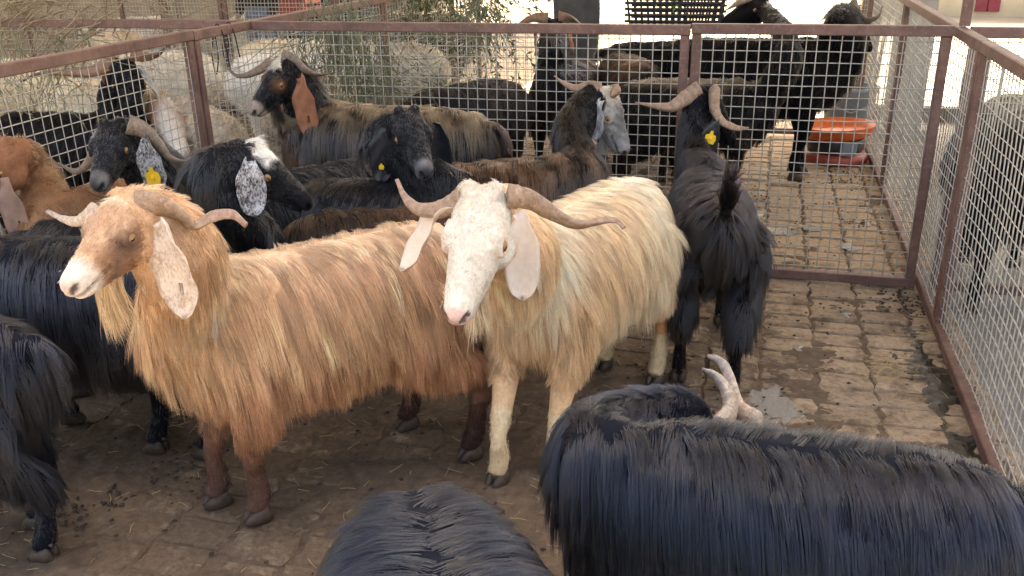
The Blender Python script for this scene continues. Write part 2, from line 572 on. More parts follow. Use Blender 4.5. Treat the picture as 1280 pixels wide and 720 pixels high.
def fence_panel(p0, p1, label, name='fence_panel', cat='fence panel', H=1.19, pitch=.05, wr=.0024, seed=0, group='rusty brown mesh fence panels', post_h=None, posts=(0, 1)):
    p0, p1 = np.array([*p0, 0.0]), np.array([*p1, 0.0])
    Lg = np.linalg.norm(p1 - p0); ang = math.atan2(p1[1] - p0[1], p1[0] - p0[0])
    root = empty(name, tuple(p0), ang)
    tag(root, label, cat, group)
    r = random.Random(seed)
    w = .042
    dz = r.uniform(-.004, .004)
    a = .003
    for nm, z in (('top_rail', H - .0225 + dz), ('bottom_rail', .032)):
        mb = MB(); mb.add(*rail_bar((a, 0, z), (Lg - a, 0, z), w, .045)); mb.build(nm, M['rail'], root, False)
    for i, x in enumerate((a + w / 2 + .002, Lg - a - w / 2 - .002)):
        top = H - .0475
        if i not in posts: continue
        mb = MB(); mb.add(*rail_bar((x, .0, .0565), (x, .0, top + dz), w - .003, w - .003, (0, 1, 0))); mb.build('post', M['rail'], root, False)
        if post_h and i == post_h[0]:
            mb = MB(); mb.add(*rail_bar((x - .05, .0, H + .003 + dz), (x - .05, .0, post_h[1]), w - .003, w - .003, (0, 1, 0))); mb.build('post', M['rail'], root, False)
    wm = MB()
    zs = np.arange(.075, H - .045, pitch); xs = np.arange(.05, Lg - .04, pitch)
    seg = 6
    def wob(x, z): return .011 * math.sin(3.1 * x + seed) * math.sin(2.7 * z + seed * 1.3) + .003 * math.sin(11 * x + 7 * z)
    for x in xs:
        q = r.gauss(0, .0022)
        zz = np.linspace(.05, H - .035, seg)
        wm.tube([(x + q + r.gauss(0, .0006), -wr + wob(x, z), z) for z in zz], wr, 4, upv=(0, 1, 0), cap=False)
    for z in zs:
        q = r.gauss(0, .0022)
        xx = np.linspace(.02, Lg - .02, seg * 2)
        wm.tube([(x, wr + wob(x, z), z + q + r.gauss(0, .0006)) for x in xx], wr, 4, cap=False)
    tag(wm.build('wire_mesh', M['wire'], root), kind='stuff')
    return root


P_ = 2.25
fence_panel((XL + .03, YB), (-.345, YB), 'wide back panel of the pen, behind the white topknot goat', seed=1, posts=(1,))
fence_panel((-.345, YB), (XR - .03, YB), 'narrow mesh gate of the pen in front of the big black goat', 'mesh_gate', 'gate', seed=2)
fence_panel((XR, 1.56), (XR, 3.81), 'right side panel nearest to us, ending at the thick rusty post', seed=3)
fence_panel((XR, 3.81), (XR, 6.06), 'right side panel beyond the thick rusty post, past the corner', seed=4)
fence_panel((XR, 6.06), (XR, 8.31), 'farthest right side panel, beside the orange tub', seed=5)
fence_panel((XL, 1.54), (XL, 3.79), 'left side panel nearest to us, before the black horned goat', seed=6)
fence_panel((XL, 3.79), (XL, 6.04), 'left side panel running on past the corner with the back panel', seed=7)
fence_panel((XL, 6.04), (XL, 8.29), 'farthest left side panel, behind the leafy branches', seed=8)
fence_panel((XL - .03 - P_, YB), (XL - .03, YB), 'panel under the dry branches at the upper left, joining the corner', seed=9, posts=(0,))
fence_panel((XL - .03 - 2 * P_, YB), (XL - .03 - P_, YB), 'panel at the far upper left edge behind the cream sheep', seed=10)
fence_panel((XR + .03, YB), (XR + .03 + P_, YB), 'panel running right from the pen corner above the grey topped rump', seed=11, post_h=(0, 1.52))
Y2 = 7.68
for i in range(3):
    x1 = XR - .03 - i * P_ - (.0 if i == 0 else .0)
    fence_panel((x1 - P_, Y2), (x1, Y2), ['far cross panel with the black plastic crate', 'far cross panel with the grey tarpaulin', 'far cross panel behind the hanging leaves'][i], seed=20 + i, pitch=.035, wr=.002)
fence_panel((XL - .03 - P_, Y2), (XL - .03, Y2), 'far cross panel in front of the blue jeans', seed=30, pitch=.035, wr=.002)
fence_panel((XL - .03 - 2 * P_, Y2), (XL - .03 - P_, Y2), 'far cross panel at the upper left behind the sheep', seed=31, pitch=.035, wr=.002)

# ------------------------------------------------------------------ goats and sheep
def smooth01(x, a, b):
    t = np.clip((x - a) / (b - a), 0, 1)
    return t * t * (3 - 2 * t)


def vnoise(P, scale, seed=0):
    """cheap smooth value noise from a few sine waves, about -1..1"""
    r = np.random.default_rng(seed)
    out = np.zeros(len(P))
    for k in range(5):
        w = r.normal(size=3) * scale * (0.7 + .35 * k)
        out += np.sin(P @ w + r.uniform(0, 6.28)) / (1 + .5 * k)
    return out / 2.2


def remesh(v, f, voxel, it=5):
    me = bpy.data.meshes.new("tmp")
    me.from_pydata(v.tolist(), [], [list(q) for q in f])
    o = bpy.data.objects.new("tmp", me)
    COL.objects.link(o)
    r = o.modifiers.new("r", 'REMESH'); r.mode = 'VOXEL'; r.voxel_size = voxel; r.adaptivity = 0
    s = o.modifiers.new("s", 'SMOOTH'); s.factor = .5; s.iterations = it
    dg = bpy.context.evaluated_depsgraph_get()
    dg.update()
    new = bpy.data.meshes.new_from_object(o.evaluated_get(dg))
    bpy.data.objects.remove(o)
    bpy.data.meshes.remove(me)
    return new


class Frame:
    """goat frame (x forward, y left, z up, unit withers about .78) from world"""
    def __init__(s, pos, hdg, k, lx=1.0):
        s.pos = np.array([pos[0], pos[1], pos[2] if len(pos) > 2 else 0.0]); s.h = math.radians(hdg); s.k = np.array([k * lx, k, k])
        c, n = math.cos(s.h), math.sin(s.h)
        s.R = np.array([[c, n, 0], [-n, c, 0], [0, 0, 1]])

    def loc(s, P):
        return (s.R @ (np.asarray(P, float) - s.pos)) / s.k


def seg_dist(P, A, B):
    ab = B - A
    t = np.clip(((P - A) @ ab) / (ab @ ab + 1e-12), 0, 1)
    return np.linalg.norm(P - (A + t[:, None] * ab), axis=1), t


class Skel:
    def __init__(s):
        s.names, s.poly, s.rad = [], [], []

    def add(s, name, pts, rad):
        s.names.append(name); s.poly.append(np.asarray(pts, float)); s.rad.append(rad)

    def locate(s, P):
        best = np.full(len(P), 1e9); idx = np.zeros(len(P), int); tt = np.zeros(len(P))
        dr = np.zeros((len(P), 3))
        for i, (poly, rad) in enumerate(zip(s.poly, s.rad)):
            m = len(poly) - 1
            for k in range(m):
                d, t = seg_dist(P, poly[k], poly[k + 1])
                d = d / rad
                w = d < best
                best[w] = d[w]; idx[w] = i; tt[w] = (k + t[w]) / m
                dr[w] = unit(poly[k + 1] - poly[k])
        return idx, tt, dr


TORSO = [(-.465,.645,.05,.05),(-.43,.635,.115,.10),(-.34,.605,.165,.145),(-.18,.565,.20,.18),(0,.548,.215,.195),
         (.16,.55,.215,.182),(.28,.565,.195,.15),(.37,.575,.155,.115),(.44,.575,.085,.07)]
HEAD = [(-.035,-.045,.035,.035),(-.01,-.048,.062,.056),(.03,-.056,.072,.063),(.075,-.056,.070,.061),(.12,-.053,.061,.049),
        (.165,-.049,.050,.041),(.205,-.042,.040,.034),(.238,-.040,.034,.030),(.258,-.040,.027,.026),(.268,-.041,.016,.017)]


def ear_mesh(base, out, down, wdir, length, width, bend=.25, hole=False, curl=.016, flare=0.0):
    nu, nv, th = 18, 10, .0035
    us = np.linspace(0, 1, nu)
    P = [np.array(base)]
    for i in range(1, nu):
        u = us[i]
        w = 1 - smooth01(np.array([u]), 0, bend)[0]
        d = unit(np.array(out) * (w * 1.1 + flare) + np.array(down) * (1.02 - w))
        P.append(P[-1] + d * length / (nu - 1))
    P = np.array(P)
    T = unit(np.gradient(P, axis=0))
    W = wdir - T * (T @ wdir)[:, None]; W = unit(W)
    Nn = np.cross(T, W)
    prof = (.34 + .66 * smooth01(us, 0, .38)) * np.sqrt(np.clip(1 - np.clip((us - .55) / .45, 0, 1) ** 2.4, .004, 1))
    vs = np.linspace(-1, 1, nv)
    top, bot = [], []
    for i in range(nu):
        for x in vs:
            c = P[i] + W[i] * x * prof[i] * width / 2 * (1 + .04 * math.sin(9 * us[i] + 2 * x)) + Nn[i] * (curl * (x * x - .4) * (1 - .3 * us[i]) + .006 * math.sin(6 * us[i] + x) + .003 * math.sin(17 * us[i] + 5 * x) + .006 * x * math.sin(4 * us[i]))
            t = th * (1.02 - .8 * abs(x) ** 3)
            top.append(c + Nn[i] * t); bot.append(c - Nn[i] * t)
    V = np.array(top + bot); n = nu * nv
    F = []
    hu, hv = int(nu * .62), nv // 2 - 1
    holes = {(hu, hv), (hu + 1, hv)} if hole else set()
    for i in range(nu - 1):
        for j in range(nv - 1):
            a = i * nv + j; b = a + 1; c = a + nv + 1; d = a + nv
            if (i, j) in holes: continue
            F.append((a, b, c, d)); F.append((n + d, n + c, n + b, n + a))
    if hole:
        i0, i1, j = hu, hu + 2, hv
        ringv = [i0 * nv + j, i0 * nv + j + 1, (i0 + 1) * nv + j + 1, i1 * nv + j + 1, i1 * nv + j, (i0 + 1) * nv + j]
        for a, b in zip(ringv, ringv[1:] + ringv[:1]):
            F.append((b, a, n + a, n + b))
    edge = [i for i in range(nv)] + [i * nv + nv - 1 for i in range(1, nu)] + [(nu - 1) * nv + j for j in range(nv - 2, -1, -1)] + [i * nv for i in range(nu - 2, 0, -1)]
    for a, b in zip(edge, edge[1:] + edge[:1]):
        F.append((b, a, n + a, n + b))
    return V, F, P, W, Nn


def horn_mesh(pts, r0, r1=.004, flat=1.55, twist=2.0, upv=(0, 0, 1), ridge=.05, power=.8):
    n = 44
    C = catmull(pts, n)
    u = np.linspace(0, 1, n)
    r = r0 * (1 - u ** (1 / power) * 1.0) + r1 * u
    r = np.maximum(r0 * (1 - u) ** power, r1)
    t = unit(np.gradient(C, axis=0))
    up_ = np.asarray(upv, float)
    a = up_ - t[0] * (t[0] @ up_); a = unit(a)
    V = []; k = 12
    ang = np.linspace(0, 2 * np.pi, k, endpoint=False)
    for i in range(n):
        a = unit(a - t[i] * (t[i] @ a)); b = np.cross(t[i], a)
        th = twist * u[i]
        A = a * math.cos(th) + b * math.sin(th); B = np.cross(t[i], A)
        rr = r[i] * (1 + ridge * math.sin(u[i] * 85 + 3 * math.sin(u[i] * 17)) * (1 - u[i]) + .03 * math.sin(u[i] * 31))
        # lens shaped section with a keel
        for q in ang:
            V.append(C[i] + A * rr * flat * math.cos(q) + B * rr * math.sin(q) * (.9 - .25 * math.cos(q)))
    F = []
    for i in range(n - 1):
        for j in range(k):
            F.append((i * k + j, i * k + (j + 1) % k, (i + 1) * k + (j + 1) % k, (i + 1) * k + j))
    F.append(tuple(range(k))[::-1]); F.append(tuple((n - 1) * k + j for j in range(k)))
    return np.array(V), F, np.repeat(u, k)


def sub_attr(me, name, vals):
    a = me.attributes.new(name, 'FLOAT', 'POINT')
    a.data.foreach_set('value', np.asarray(vals, np.float32))


def mesh_obj(name, V, F, mat_, parent, smooth=True):
    me = bpy.data.meshes.new(name)
    me.from_pydata(np.asarray(V).tolist(), [], [list(q) for q in F])
    if smooth: me.shade_smooth()
    me.materials.append(mat_)
    return link(bpy.data.objects.new(name, me), parent)


def hair_obj(name, pts, radius, col, parent, dull=False):
    n, K, _ = pts.shape
    c = bpy.data.hair_curves.new(name)
    c.add_curves([K] * n)
    c.attributes['position'].data.foreach_set('vector', pts.astype(np.float32).ravel())
    a = c.attributes.new('radius', 'FLOAT', 'POINT')
    a.data.foreach_set('value', np.broadcast_to(radius, (n, K)).astype(np.float32).ravel())
    b = c.attributes.new('col', 'FLOAT_COLOR', 'CURVE')
    b.data.foreach_set('color', np.hstack([np.clip(col, .002, .95), np.ones((n, 1))]).astype(np.float32).ravel())
    c.materials.append(M['hair_dull' if dull else 'hair'])
    return link(bpy.data.objects.new(name, c), parent)


def sample_surface(V, T, n, weight, rng):
    A, B, C = V[T[:, 0]], V[T[:, 1]], V[T[:, 2]]
    cr = np.cross(B - A, C - A); ar = np.linalg.norm(cr, axis=1) * .5
    w = ar * weight
    tot = w.sum()
    idx = rng.choice(len(T), n, p=w / tot)
    r1 = np.sqrt(rng.random(n)); r2 = rng.random(n)
    P = (1 - r1)[:, None] * A[idx] + (r1 * (1 - r2))[:, None] * B[idx] + (r1 * r2)[:, None] * C[idx]
    dens = n * weight[idx] / tot          # guides per square unit
    return P, unit(cr[idx]), dens


def grow(bvh, P, Nn, length, comb, lift, grav, K, thick):
    """guide strands combed over the body and kept outside it"""
    n = len(P)
    comb = comb - Nn * np.sum(comb * Nn, 1)[:, None]
    d = unit(unit(comb) + Nn * lift[:, None])
    out = np.zeros((n, K, 3)); out[:, 0] = P
    cur = P.copy(); step = length / (K - 1)
    g = np.array([0, 0, -1.0])
    for k in range(1, K):
        d = unit(d + g * grav[:, None])
        cur = cur + d * step[:, None]
        marg = thick * (k / (K - 1)) ** .7
        for i in range(n):
            loc, nor, fi, dist = bvh.find_nearest(cur[i])
            if loc is None: continue
            v = cur[i] - np.array(loc); nn = np.array(nor)
            sd = v @ nn
            if sd < marg[i] and dist < .08:
                cur[i] = np.array(loc) + nn * marg[i]
                dn = d[i] @ nn
                if dn < 0: d[i] = d[i] - nn * dn * .9
        d = unit(d)
        out[:, k] = cur
    return out


def strands(guides, Nn, dens, kids, clump, wob, rng, spread=.85):
    n, K, _ = guides.shape
    R = spread / np.sqrt(dens)
    t = unit(np.cross(Nn, rng.normal(size=(n, 3)))); b = np.cross(Nn, t)
    a = rng.uniform(0, 2 * np.pi, (n, kids)); r = np.sqrt(rng.random((n, kids))) * R[:, None]
    off = t[:, None] * (r * np.cos(a))[..., None] + b[:, None] * (r * np.sin(a))[..., None]
    s = np.linspace(0, 1, K)
    sc = rng.uniform(.7, 1.08, (n, kids))
    rel = guides - guides[:, :1]
    pts = guides[:, None, :1] + rel[:, None] * sc[:, :, None, None]
    cl = np.clip(clump + rng.normal(0, .12, (n, kids)), 0, .95)
    pts = pts + off[:, :, None] * (1 - cl[..., None] * s ** 1.1)[..., None]
    L = np.linalg.norm(rel[:, -1], axis=1)[:, None, None, None]
    ph = rng.uniform(0, 6.28, (n, kids, 1, 3)); fr = rng.uniform(2, 5, (n, kids, 1, 1))
    w = np.sin(s[None, None, :, None] * fr + ph) - np.sin(ph)
    fly = np.where(rng.random((n, kids)) < .05, 2.5, 1.0)[:, :, None, None]
    pts = pts + w * wob * L * s[None, None, :, None] * fly
    return pts.reshape(n * kids, K, 3)


def animal(d):
    rng = np.random.default_rng(d['seed'])
    k = d.get('s', 1.0)
    lx = d.get('lx', 1.0)
    F = Frame(d['pos'], d['hdg'], k, lx)
    root = empty(d.get('kind_name', 'goat'), tuple(F.pos), F.h, k)
    root.scale = (k * lx, k, k)
    tag(root, d['label'], d.get('cat', 'goat'), d.get('group'))
    sk = Skel()
    vs, fs, off = [], [], 0

    def put(v, f):
        nonlocal off
        vs.append(v); fs.extend([[i + off for i in q] for q in f]); off += len(v)

    # torso
    fat = d.get('fat', 1.0)
    T = np.array(TORSO)
    xs = np.linspace(T[0, 0], T[-1, 0], 26)
    zc, ru, rs = (np.interp(xs, T[:, 0], T[:, i]) for i in (1, 2, 3))
    bendy = d.get('bend', 0.0) * (np.clip(xs, 0, 1) ** 2)
    sag = d.get('lower', 0.0)
    put(*loft(np.stack([xs, bendy, zc - sag], 1), rs * fat, ru * (1 + (fat - 1) * .5), n=20))
    sk.add('torso', [(-.40, 0, .60 - sag), (0, 0, .56 - sag), (.20, bendy[18], .57 - sag), (.34, bendy[-4], .57 - sag)], .2)
    # hips and withers
    put(*loft([(-.40, 0, .70 - sag), (-.25, 0, .70 - sag), (-.1, 0, .69 - sag)], [.05, .07, .05], n=10))
    put(*loft([(.12, 0, .70 - sag), (.22, bendy[18], .72 - sag), (.32, bendy[-5], .69 - sag)], [.05, .06, .05], n=10))
    # head frame
    has_head = 'head' in d
    if has_head:
        Pp, Nn_ = F.loc(d['head'][0]), F.loc(d['head'][1])
        hl = np.linalg.norm(Nn_ - Pp); hk = hl / .268
        a = (Nn_ - Pp) / hl
        h = np.array([0, 0, 1.0]) - a * a[2]; h = unit(h)
        rl = math.radians(d.get('roll', 0))
        y = np.cross(h, a)
        h, y = h * math.cos(rl) + y * math.sin(rl), y * math.cos(rl) - h * math.sin(rl)

        def H(dd, yy, hh):
            return Pp + (a * dd + y * yy + h * hh) * hk
        hd = np.array(HEAD)
        us = np.linspace(hd[0, 0], hd[-1, 0], 22)
        o_, ru, rs = (np.interp(us, hd[:, 0], hd[:, i]) for i in (1, 2, 3))
        put(*loft(np.array([H(u, 0, q) for u, q in zip(us, o_)]), rs * hk, ru * hk, h, n=18))
        put(*loft([H(.03, 0, -.115), H(.10, 0, -.105), H(.17, 0, -.085), H(.225, 0, -.073), H(.25, 0, -.068)],
                  np.array([.034, .034, .027, .024, .016]) * hk, np.array([.032, .028, .021, .019, .012]) * hk, h, n=12))
        for sg in (-1, 1):
            put(*loft([H(.03, sg * .034, -.085), H(.065, sg * .038, -.09), H(.10, sg * .034, -.088)], np.array([.03, .036, .026]) * hk, n=10))
            put(*loft([H(.062, sg * .042, -.012), H(.088, sg * .049, -.016), H(.112, sg * .045, -.026)], np.array([.014, .017, .012]) * hk, n=8))
            put(*loft([H(-.012, sg * .026, -.01), H(-.018, sg * .034, .008)], np.array([.022, .015]) * hk, n=8))
            # eyelid
            e = H(.093, sg * .0565, -.036)
            ang = np.linspace(0, 2 * np.pi, 13)[:-1]
            ring = [e + a * hk * .0205 * math.cos(q) + h * hk * .0160 * math.sin(q) + y * sg * hk * .003 for q in ang]
            ring.append(ring[0])
            put(*loft(np.array(ring), (.0064 * hk), n=6, upv=y, cap=False))
        hb = H(.015, 0, -.075)
        sk.add('head', [H(.0, 0, -.055), H(.10, 0, -.055), H(.20, 0, -.045), H(.255, 0, -.045)], .072 * hk)
        neck = [np.array((.25, bendy[-6], .60 - sag)), np.array((.36, bendy[-2], .64 - sag))]
        for q in d.get('neck', []):
            neck.append(F.loc(q))
        neck.append(hb - a * .02 * hk); neck.append(hb + a * .02 * hk)
        m = 18
        C = catmull(neck, m)
        u = np.linspace(0, 1, m)
        nr = d.get('neck_r', 1.0)
        dors = d.get('neck_up', None)
        upn = np.array((-.6, 0, .8)) if dors is None else np.asarray(dors, float)
        put(*loft(C, np.interp(u, [0, .35, .75, 1], [.115, .085, .062, .055]) * nr, np.interp(u, [0, .35, .75, 1], [.16, .12, .080, .066]) * nr, upn, n=16))
        sk.add('neck', C[4:13:2], .10 * nr)
    # legs
    feet = d.get('feet', {})
    default = dict(fl=(.25, .10), fr=(.25, -.10), hl=(-.38, .115), hr=(-.38, -.115))
    hooves = []
    for key in ('fl', 'fr', 'hl', 'hr'):
        if key in feet:
            q = F.loc((feet[key][0], feet[key][1], 0)); fx, fy = q[0], q[1]
        else:
            fx, fy = default[key]; fx += rng.normal(0, .02)
        sg = 1 if key[1] == 'l' else -1
        lz = d.get('leg_lift', 0)
        if key[0] == 'f':
            by = bendy[18]
            J = [(.24, sg * .085 + by, .54 - sag), (.23 + (fx - .25) * .2, sg * .105 + by * .8, .40 - sag * .8), (.235 + (fx - .25) * .6 + .012, fy * .6 + sg * .042, .265), (fx - .012, fy, .16), (fx - .016, fy, .085), (fx + .004, fy, .04)]
            R = [.085, .060, .036, .0225, .030, .027]
            RU = [.11, .070, .041, .025, .032, .030]
        else:
            J = [(-.31, sg * .08, .58 - sag), (-.25 + (fx + .38) * .2, sg * .115, .43 - sag * .7), (fx - .055, fy * .9 + sg * .01, .275), (fx - .04, fy, .17), (fx - .022, fy, .085), (fx + .004, fy, .04)]
            R = [.105, .078, .034, .0225, .030, .027]
            RU = [.145, .105, .046, .029, .033, .030]
        C = catmull(J, 16); u = np.linspace(0, 5, 16)
        put(*loft(C, np.interp(u, range(6), R), np.interp(u, range(6), RU), (1, 0, 0.05), n=12))
        sk.add(('front' if key[0] == 'f' else 'hind') + '_upper', C[0:7:2], .075 if key[0] == 'f' else .10)
        sk.add(('front' if key[0] == 'f' else 'hind') + '_lower', [C[7], C[9], C[12], C[15]], .032)
        fd = unit(np.array([1.0, 0, 0]))
        if 'toe' in d: fd = unit(F.loc(np.array(d['toe']) + F.pos) * np.array([1, 1, 0]))
        hooves.append((fx, fy, fd))
    # tail
    tl = d.get('tail', 'down')
    if tl == 'up': tp = [(-.41, 0, .70), (-.475, 0, .745), (-.505, 0, .81), (-.50, 0, .88)]
    elif tl == 'curl': tp = [(-.41, 0, .70), (-.46, 0, .725), (-.495, 0, .745), (-.53, 0, .74)]
    elif tl == 'tucked': tp = [(-.40, 0, .66), (-.44, 0, .62), (-.455, 0, .56), (-.45, 0, .50)]
    else: tp = [(-.42, 0, .70), (-.485, 0, .70), (-.52, 0, .645), (-.525, 0, .58)]
    tp = [np.array(q) - (0, 0, sag) for q in tp]
    put(*loft(catmull(tp, 9), np.linspace(.032, .013, 9), np.linspace(.022, .009, 9), (0, 0.02, 1), n=8))
    sk.add('tail', catmull(tp, 6)[2:], .028)

    me = remesh(np.concatenate(vs), fs, d.get('voxel', .011) / k, d.get('smooth', 5))
    nv = len(me.vertices)
    V = np.zeros(nv * 3); me.vertices.foreach_get('co', V); V = V.reshape(-1, 3)
    me.calc_loop_triangles()
    tri = np.zeros(len(me.loop_triangles) * 3, np.int32); me.loop_triangles.foreach_get('vertices', tri); tri = tri.reshape(-1, 3)
    nor = np.zeros(nv * 3); me.vertices.foreach_get('normal', nor); nor = nor.reshape(-1, 3)
    names = np.array(sk.names)

    def info(Q, nrm):
        idx, t, dr = sk.locate(Q)
        r = dict(P=Q, bone=names[idx], t=t, dir=dr, n=nrm)
        if has_head:
            rel = (Q - Pp) / hk
            r['hd'], r['hy'], r['hh'] = rel @ a, rel @ y, rel @ h
        else:
            r['hd'] = r['hy'] = r['hh'] = np.full(len(Q), 9.0)
        return r
    I = info(V, nor)
    # carved mouth line and nostrils
    dark = np.ones(nv)
    if has_head and d.get('voxel', .011) < .012:
        hm = I['bone'] == 'head'
        mouth = hm & (np.abs(I['hh'] + .062 - (.235 - I['hd']) * .10) < .0055) & (I['hd'] > .165)
        V[mouth] -= nor[mouth] * .005
        dark[mouth] = .4
        for sg in (-1, 1):
            q = ((I['hd'] - .259) / .014) ** 2 + ((I['hy'] - sg * .0165) / .010) ** 2 + ((I['hh'] + .036 + .4 * (I['hd'] - .259)) / .008) ** 2
            nm = hm & (q < 1.6)
            V[nm] -= nor[nm] * (.011 * np.clip(1.6 - q[nm], 0, 1))[:, None]
            dark[nm] = .22
    me.vertices.foreach_set('co', V.ravel())
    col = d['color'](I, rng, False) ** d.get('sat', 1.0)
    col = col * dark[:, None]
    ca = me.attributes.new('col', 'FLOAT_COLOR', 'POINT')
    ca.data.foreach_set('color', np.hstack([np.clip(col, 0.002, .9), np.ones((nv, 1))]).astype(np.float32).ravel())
    me.shade_smooth()
    me.materials.clear(); me.materials.append(M['hide'])
    me.name = 'body'
    link(bpy.data.objects.new('body', me), root)
    bvh = BVHTree.FromPolygons(V.tolist(), tri.tolist())

    # long coat
    Ctri = V[tri].mean(1); ntri = unit(np.cross(V[tri[:, 1]] - V[tri[:, 0]], V[tri[:, 2]] - V[tri[:, 0]]))
    It = info(Ctri, ntri)
    b = It['bone']
    lowz = d.get('bare_below', .30)
    w = np.where(np.isin(b, ['torso', 'neck', 'front_upper', 'hind_upper', 'tail']), 1.0, 0.0)
    w = np.where(Ctri[:, 2] < lowz, 0, w)
    w = np.where(b == 'tail', 3.0, w)
    if has_head: w = np.where((b == 'neck') & (It['hd'] > -.02) & (np.linalg.norm(Ctri - H(.02, 0, -.06), axis=1) < .12), .0, w)
    G, kids = d.get('guides', 1500), d.get('kids', 10)
    P, Nn, dens = sample_surface(V, tri, G, w, rng)
    I2 = info(P, Nn)
    b = I2['bone']
    L = d.get('len', 1.0)
    wool = d.get('wool', False)
    ln = np.full(G, .12)
    side = np.sign(P[:, 1] + 1e-6)
    comb = np.zeros((G, 3))
    tor = b == 'torso'
    ln[tor] = np.where(Nn[tor, 2] > .75, .075, np.where(Nn[tor, 2] < -.2, .12, .135))
    comb[tor] = np.stack([np.full(tor.sum(), -.26), side[tor] * (.75 * (Nn[tor, 2] > .3)), np.full(tor.sum(), -.8)], 1)
    nk = b == 'neck'
    ln[nk] = .10
    if has_head:
        hdist = np.linalg.norm(P - H(.02, 0, -.06), axis=1)
        ln[nk] = (.02 + .085 * smooth01(hdist, .09, .24))[nk]
    comb[nk] = -I2['dir'][nk] * .75 + np.array([0, 0, -.75])
    for nm, l_ in (('front_upper', .11), ('hind_upper', .11)):
        q = b == nm; ln[q] = l_; comb[q] = np.array([-.25, 0, -1.0])
    q = b == 'tail'; ln[q] = .075; comb[q] = I2['dir'][q]
    comb += rng.normal(0, .07, (G, 3)) + .16 * np.stack([vnoise(P, 9, d['seed'] + j) for j in range(3)], 1)
    ln *= L * rng.uniform(.75, 1.2, G)
    thick = rng.uniform(.003, .018, G) * d.get('puff', 1.0)
    if has_head:
        for sg in (-1, 1):
            eb = H(.02, sg * .085, -.04)
            de, _ = seg_dist(P, eb, eb + np.array([0, 0, -.21]))
            kq = smooth01(de, .055, .10)
            ln *= .3 + .7 * kq; thick *= .2 + .8 * kq
    lg = np.isin(b, ['front_upper', 'hind_upper'])
    ln = np.where(lg, ln * (.25 + .75 * smooth01(P[:, 2], lowz - .02, lowz + .16)), ln)
    if d.get('skirt'):
        low = smooth01(P[:, 2], .55, .36); ln *= 1 + d['skirt'] * low
    if 'len_fn' in d: ln = d['len_fn'](I2, ln)
    lift = np.full(G, d.get('lift', .09)) * rng.uniform(.4, 1.8, G)
    grav = np.full(G, .20)
    qt = b == 'tail'; grav[qt] = .05 if tl != 'down' else .2; lift[qt] = .25
    K = d.get('K', 7)
    if wool:
        ln = np.full(G, .022); comb = rng.normal(0, 1, (G, 3)); lift = np.full(G, 1.0); grav[:] = .05; thick[:] = .008
    g = grow(bvh, P, Nn, ln, comb, lift, grav, K, thick)
    wob = .22 if wool else d.get('wob', .014)
    pts = strands(g, Nn, dens, kids, d.get('clump', .45), wob, rng)
    hc = d['color'](I2, rng, True) ** d.get('sat', 1.0)
    lock = np.exp(rng.normal(0, d.get('lockvar', .22), G))[:, None]
    hc = np.repeat(hc * lock, kids, 0) * np.exp(rng.normal(0, .16, (G * kids, 1)))
    s = np.linspace(0, 1, K)
    hr = d.get('hair_r', .0007) / k
    rad = hr * (1 - .75 * s ** 2)
    allp, allc, allr = [pts], [hc], [np.broadcast_to(rad, pts.shape[:2])]
    hair_obj('coat', pts, rad[None], hc, root, d.get('dull', False))

    for q in d.get('crumbs', []):
        loc, nr_, _, _ = bvh.find_nearest(F.loc(q))
        base_ = np.array(loc) + np.array(nr_) * .018
        mb = MB()
        for _k in range(d.get('crumb_n', 5)):
            p_ = base_ + rng.normal(0, .009, 3); q_ = p_ + rng.normal(0, .006, 3)
            mb.tube([p_, (p_ + q_) / 2, q_], [.001, .0022, .001], 5)
        tag(mb.build('straw_crumb', M['crumb'], root), kind='stuff')
    # short hair of face and lower legs
    if d.get('short', 0):
        b = It['bone']
        w = np.where(b == 'head', 1.0, 0) + np.where(np.isin(b, ['front_lower', 'hind_lower']), .35, 0) + np.where((b == 'neck') & (It['hd'] > -.06) & (It['hd'] < .12), .6, 0)
        w = np.where((b == 'head') & (It['hd'] > .215), np.where(It['hd'] > .235, 0, .10), w)
        n2 = d['short']
        P, Nn, dens = sample_surface(V, tri, n2, w, rng)
        I3 = info(P, Nn)
        if has_head:
            e2 = np.zeros(n2)
            for sg in (-1, 1):
                e2 = np.maximum(e2, (((I3['hd'] - .090) / .030) ** 2 + ((I3['hh'] + .036) / .022) ** 2 < 1) & (I3['hy'] * sg > .03))
            keep = e2 < .5
            P, Nn, dens = P[keep], Nn[keep], dens[keep]
            I3 = {q: v[keep] for q, v in I3.items()}
        n2 = len(P)
        comb = np.where((I3['bone'] == 'head')[:, None], -I3['dir'], np.array([[0, 0, -1.0]])) + rng.normal(0, .25, (n2, 3))
        ln = np.where(I3['bone'] == 'head', d.get('face_len', .0085), .012) * rng.uniform(.7, 1.4, n2)
        c2 = d['color'](I3, rng, True)
        # forelock on the poll
        if d.get('forelock', 0) and has_head:
            fl = (I3['bone'] == 'head') & (I3['hd'] < .035) & (I3['hh'] > -.03)
            ln[fl] = d['forelock'] * rng.uniform(.6, 1.3, fl.sum())
            comb[fl] = a * .7 + rng.normal(0, .35, (fl.sum(), 3)) + np.array([0, 0, .15])
        g = grow(bvh, P, Nn, ln, comb, np.full(n2, .22), np.full(n2, .08), 4, np.full(n2, .002))
        kk = d.get('short_kids', 8)
        pts2 = strands(g, Nn, dens, kk, .2, .05, rng)
        cc = np.repeat(c2, kk, 0) * np.exp(rng.normal(0, .14, (n2 * kk, 1)))
        hair_obj('short_hair', pts2, (.0006 / k * np.array([1, .9, .7, .35]))[None], cc, root)

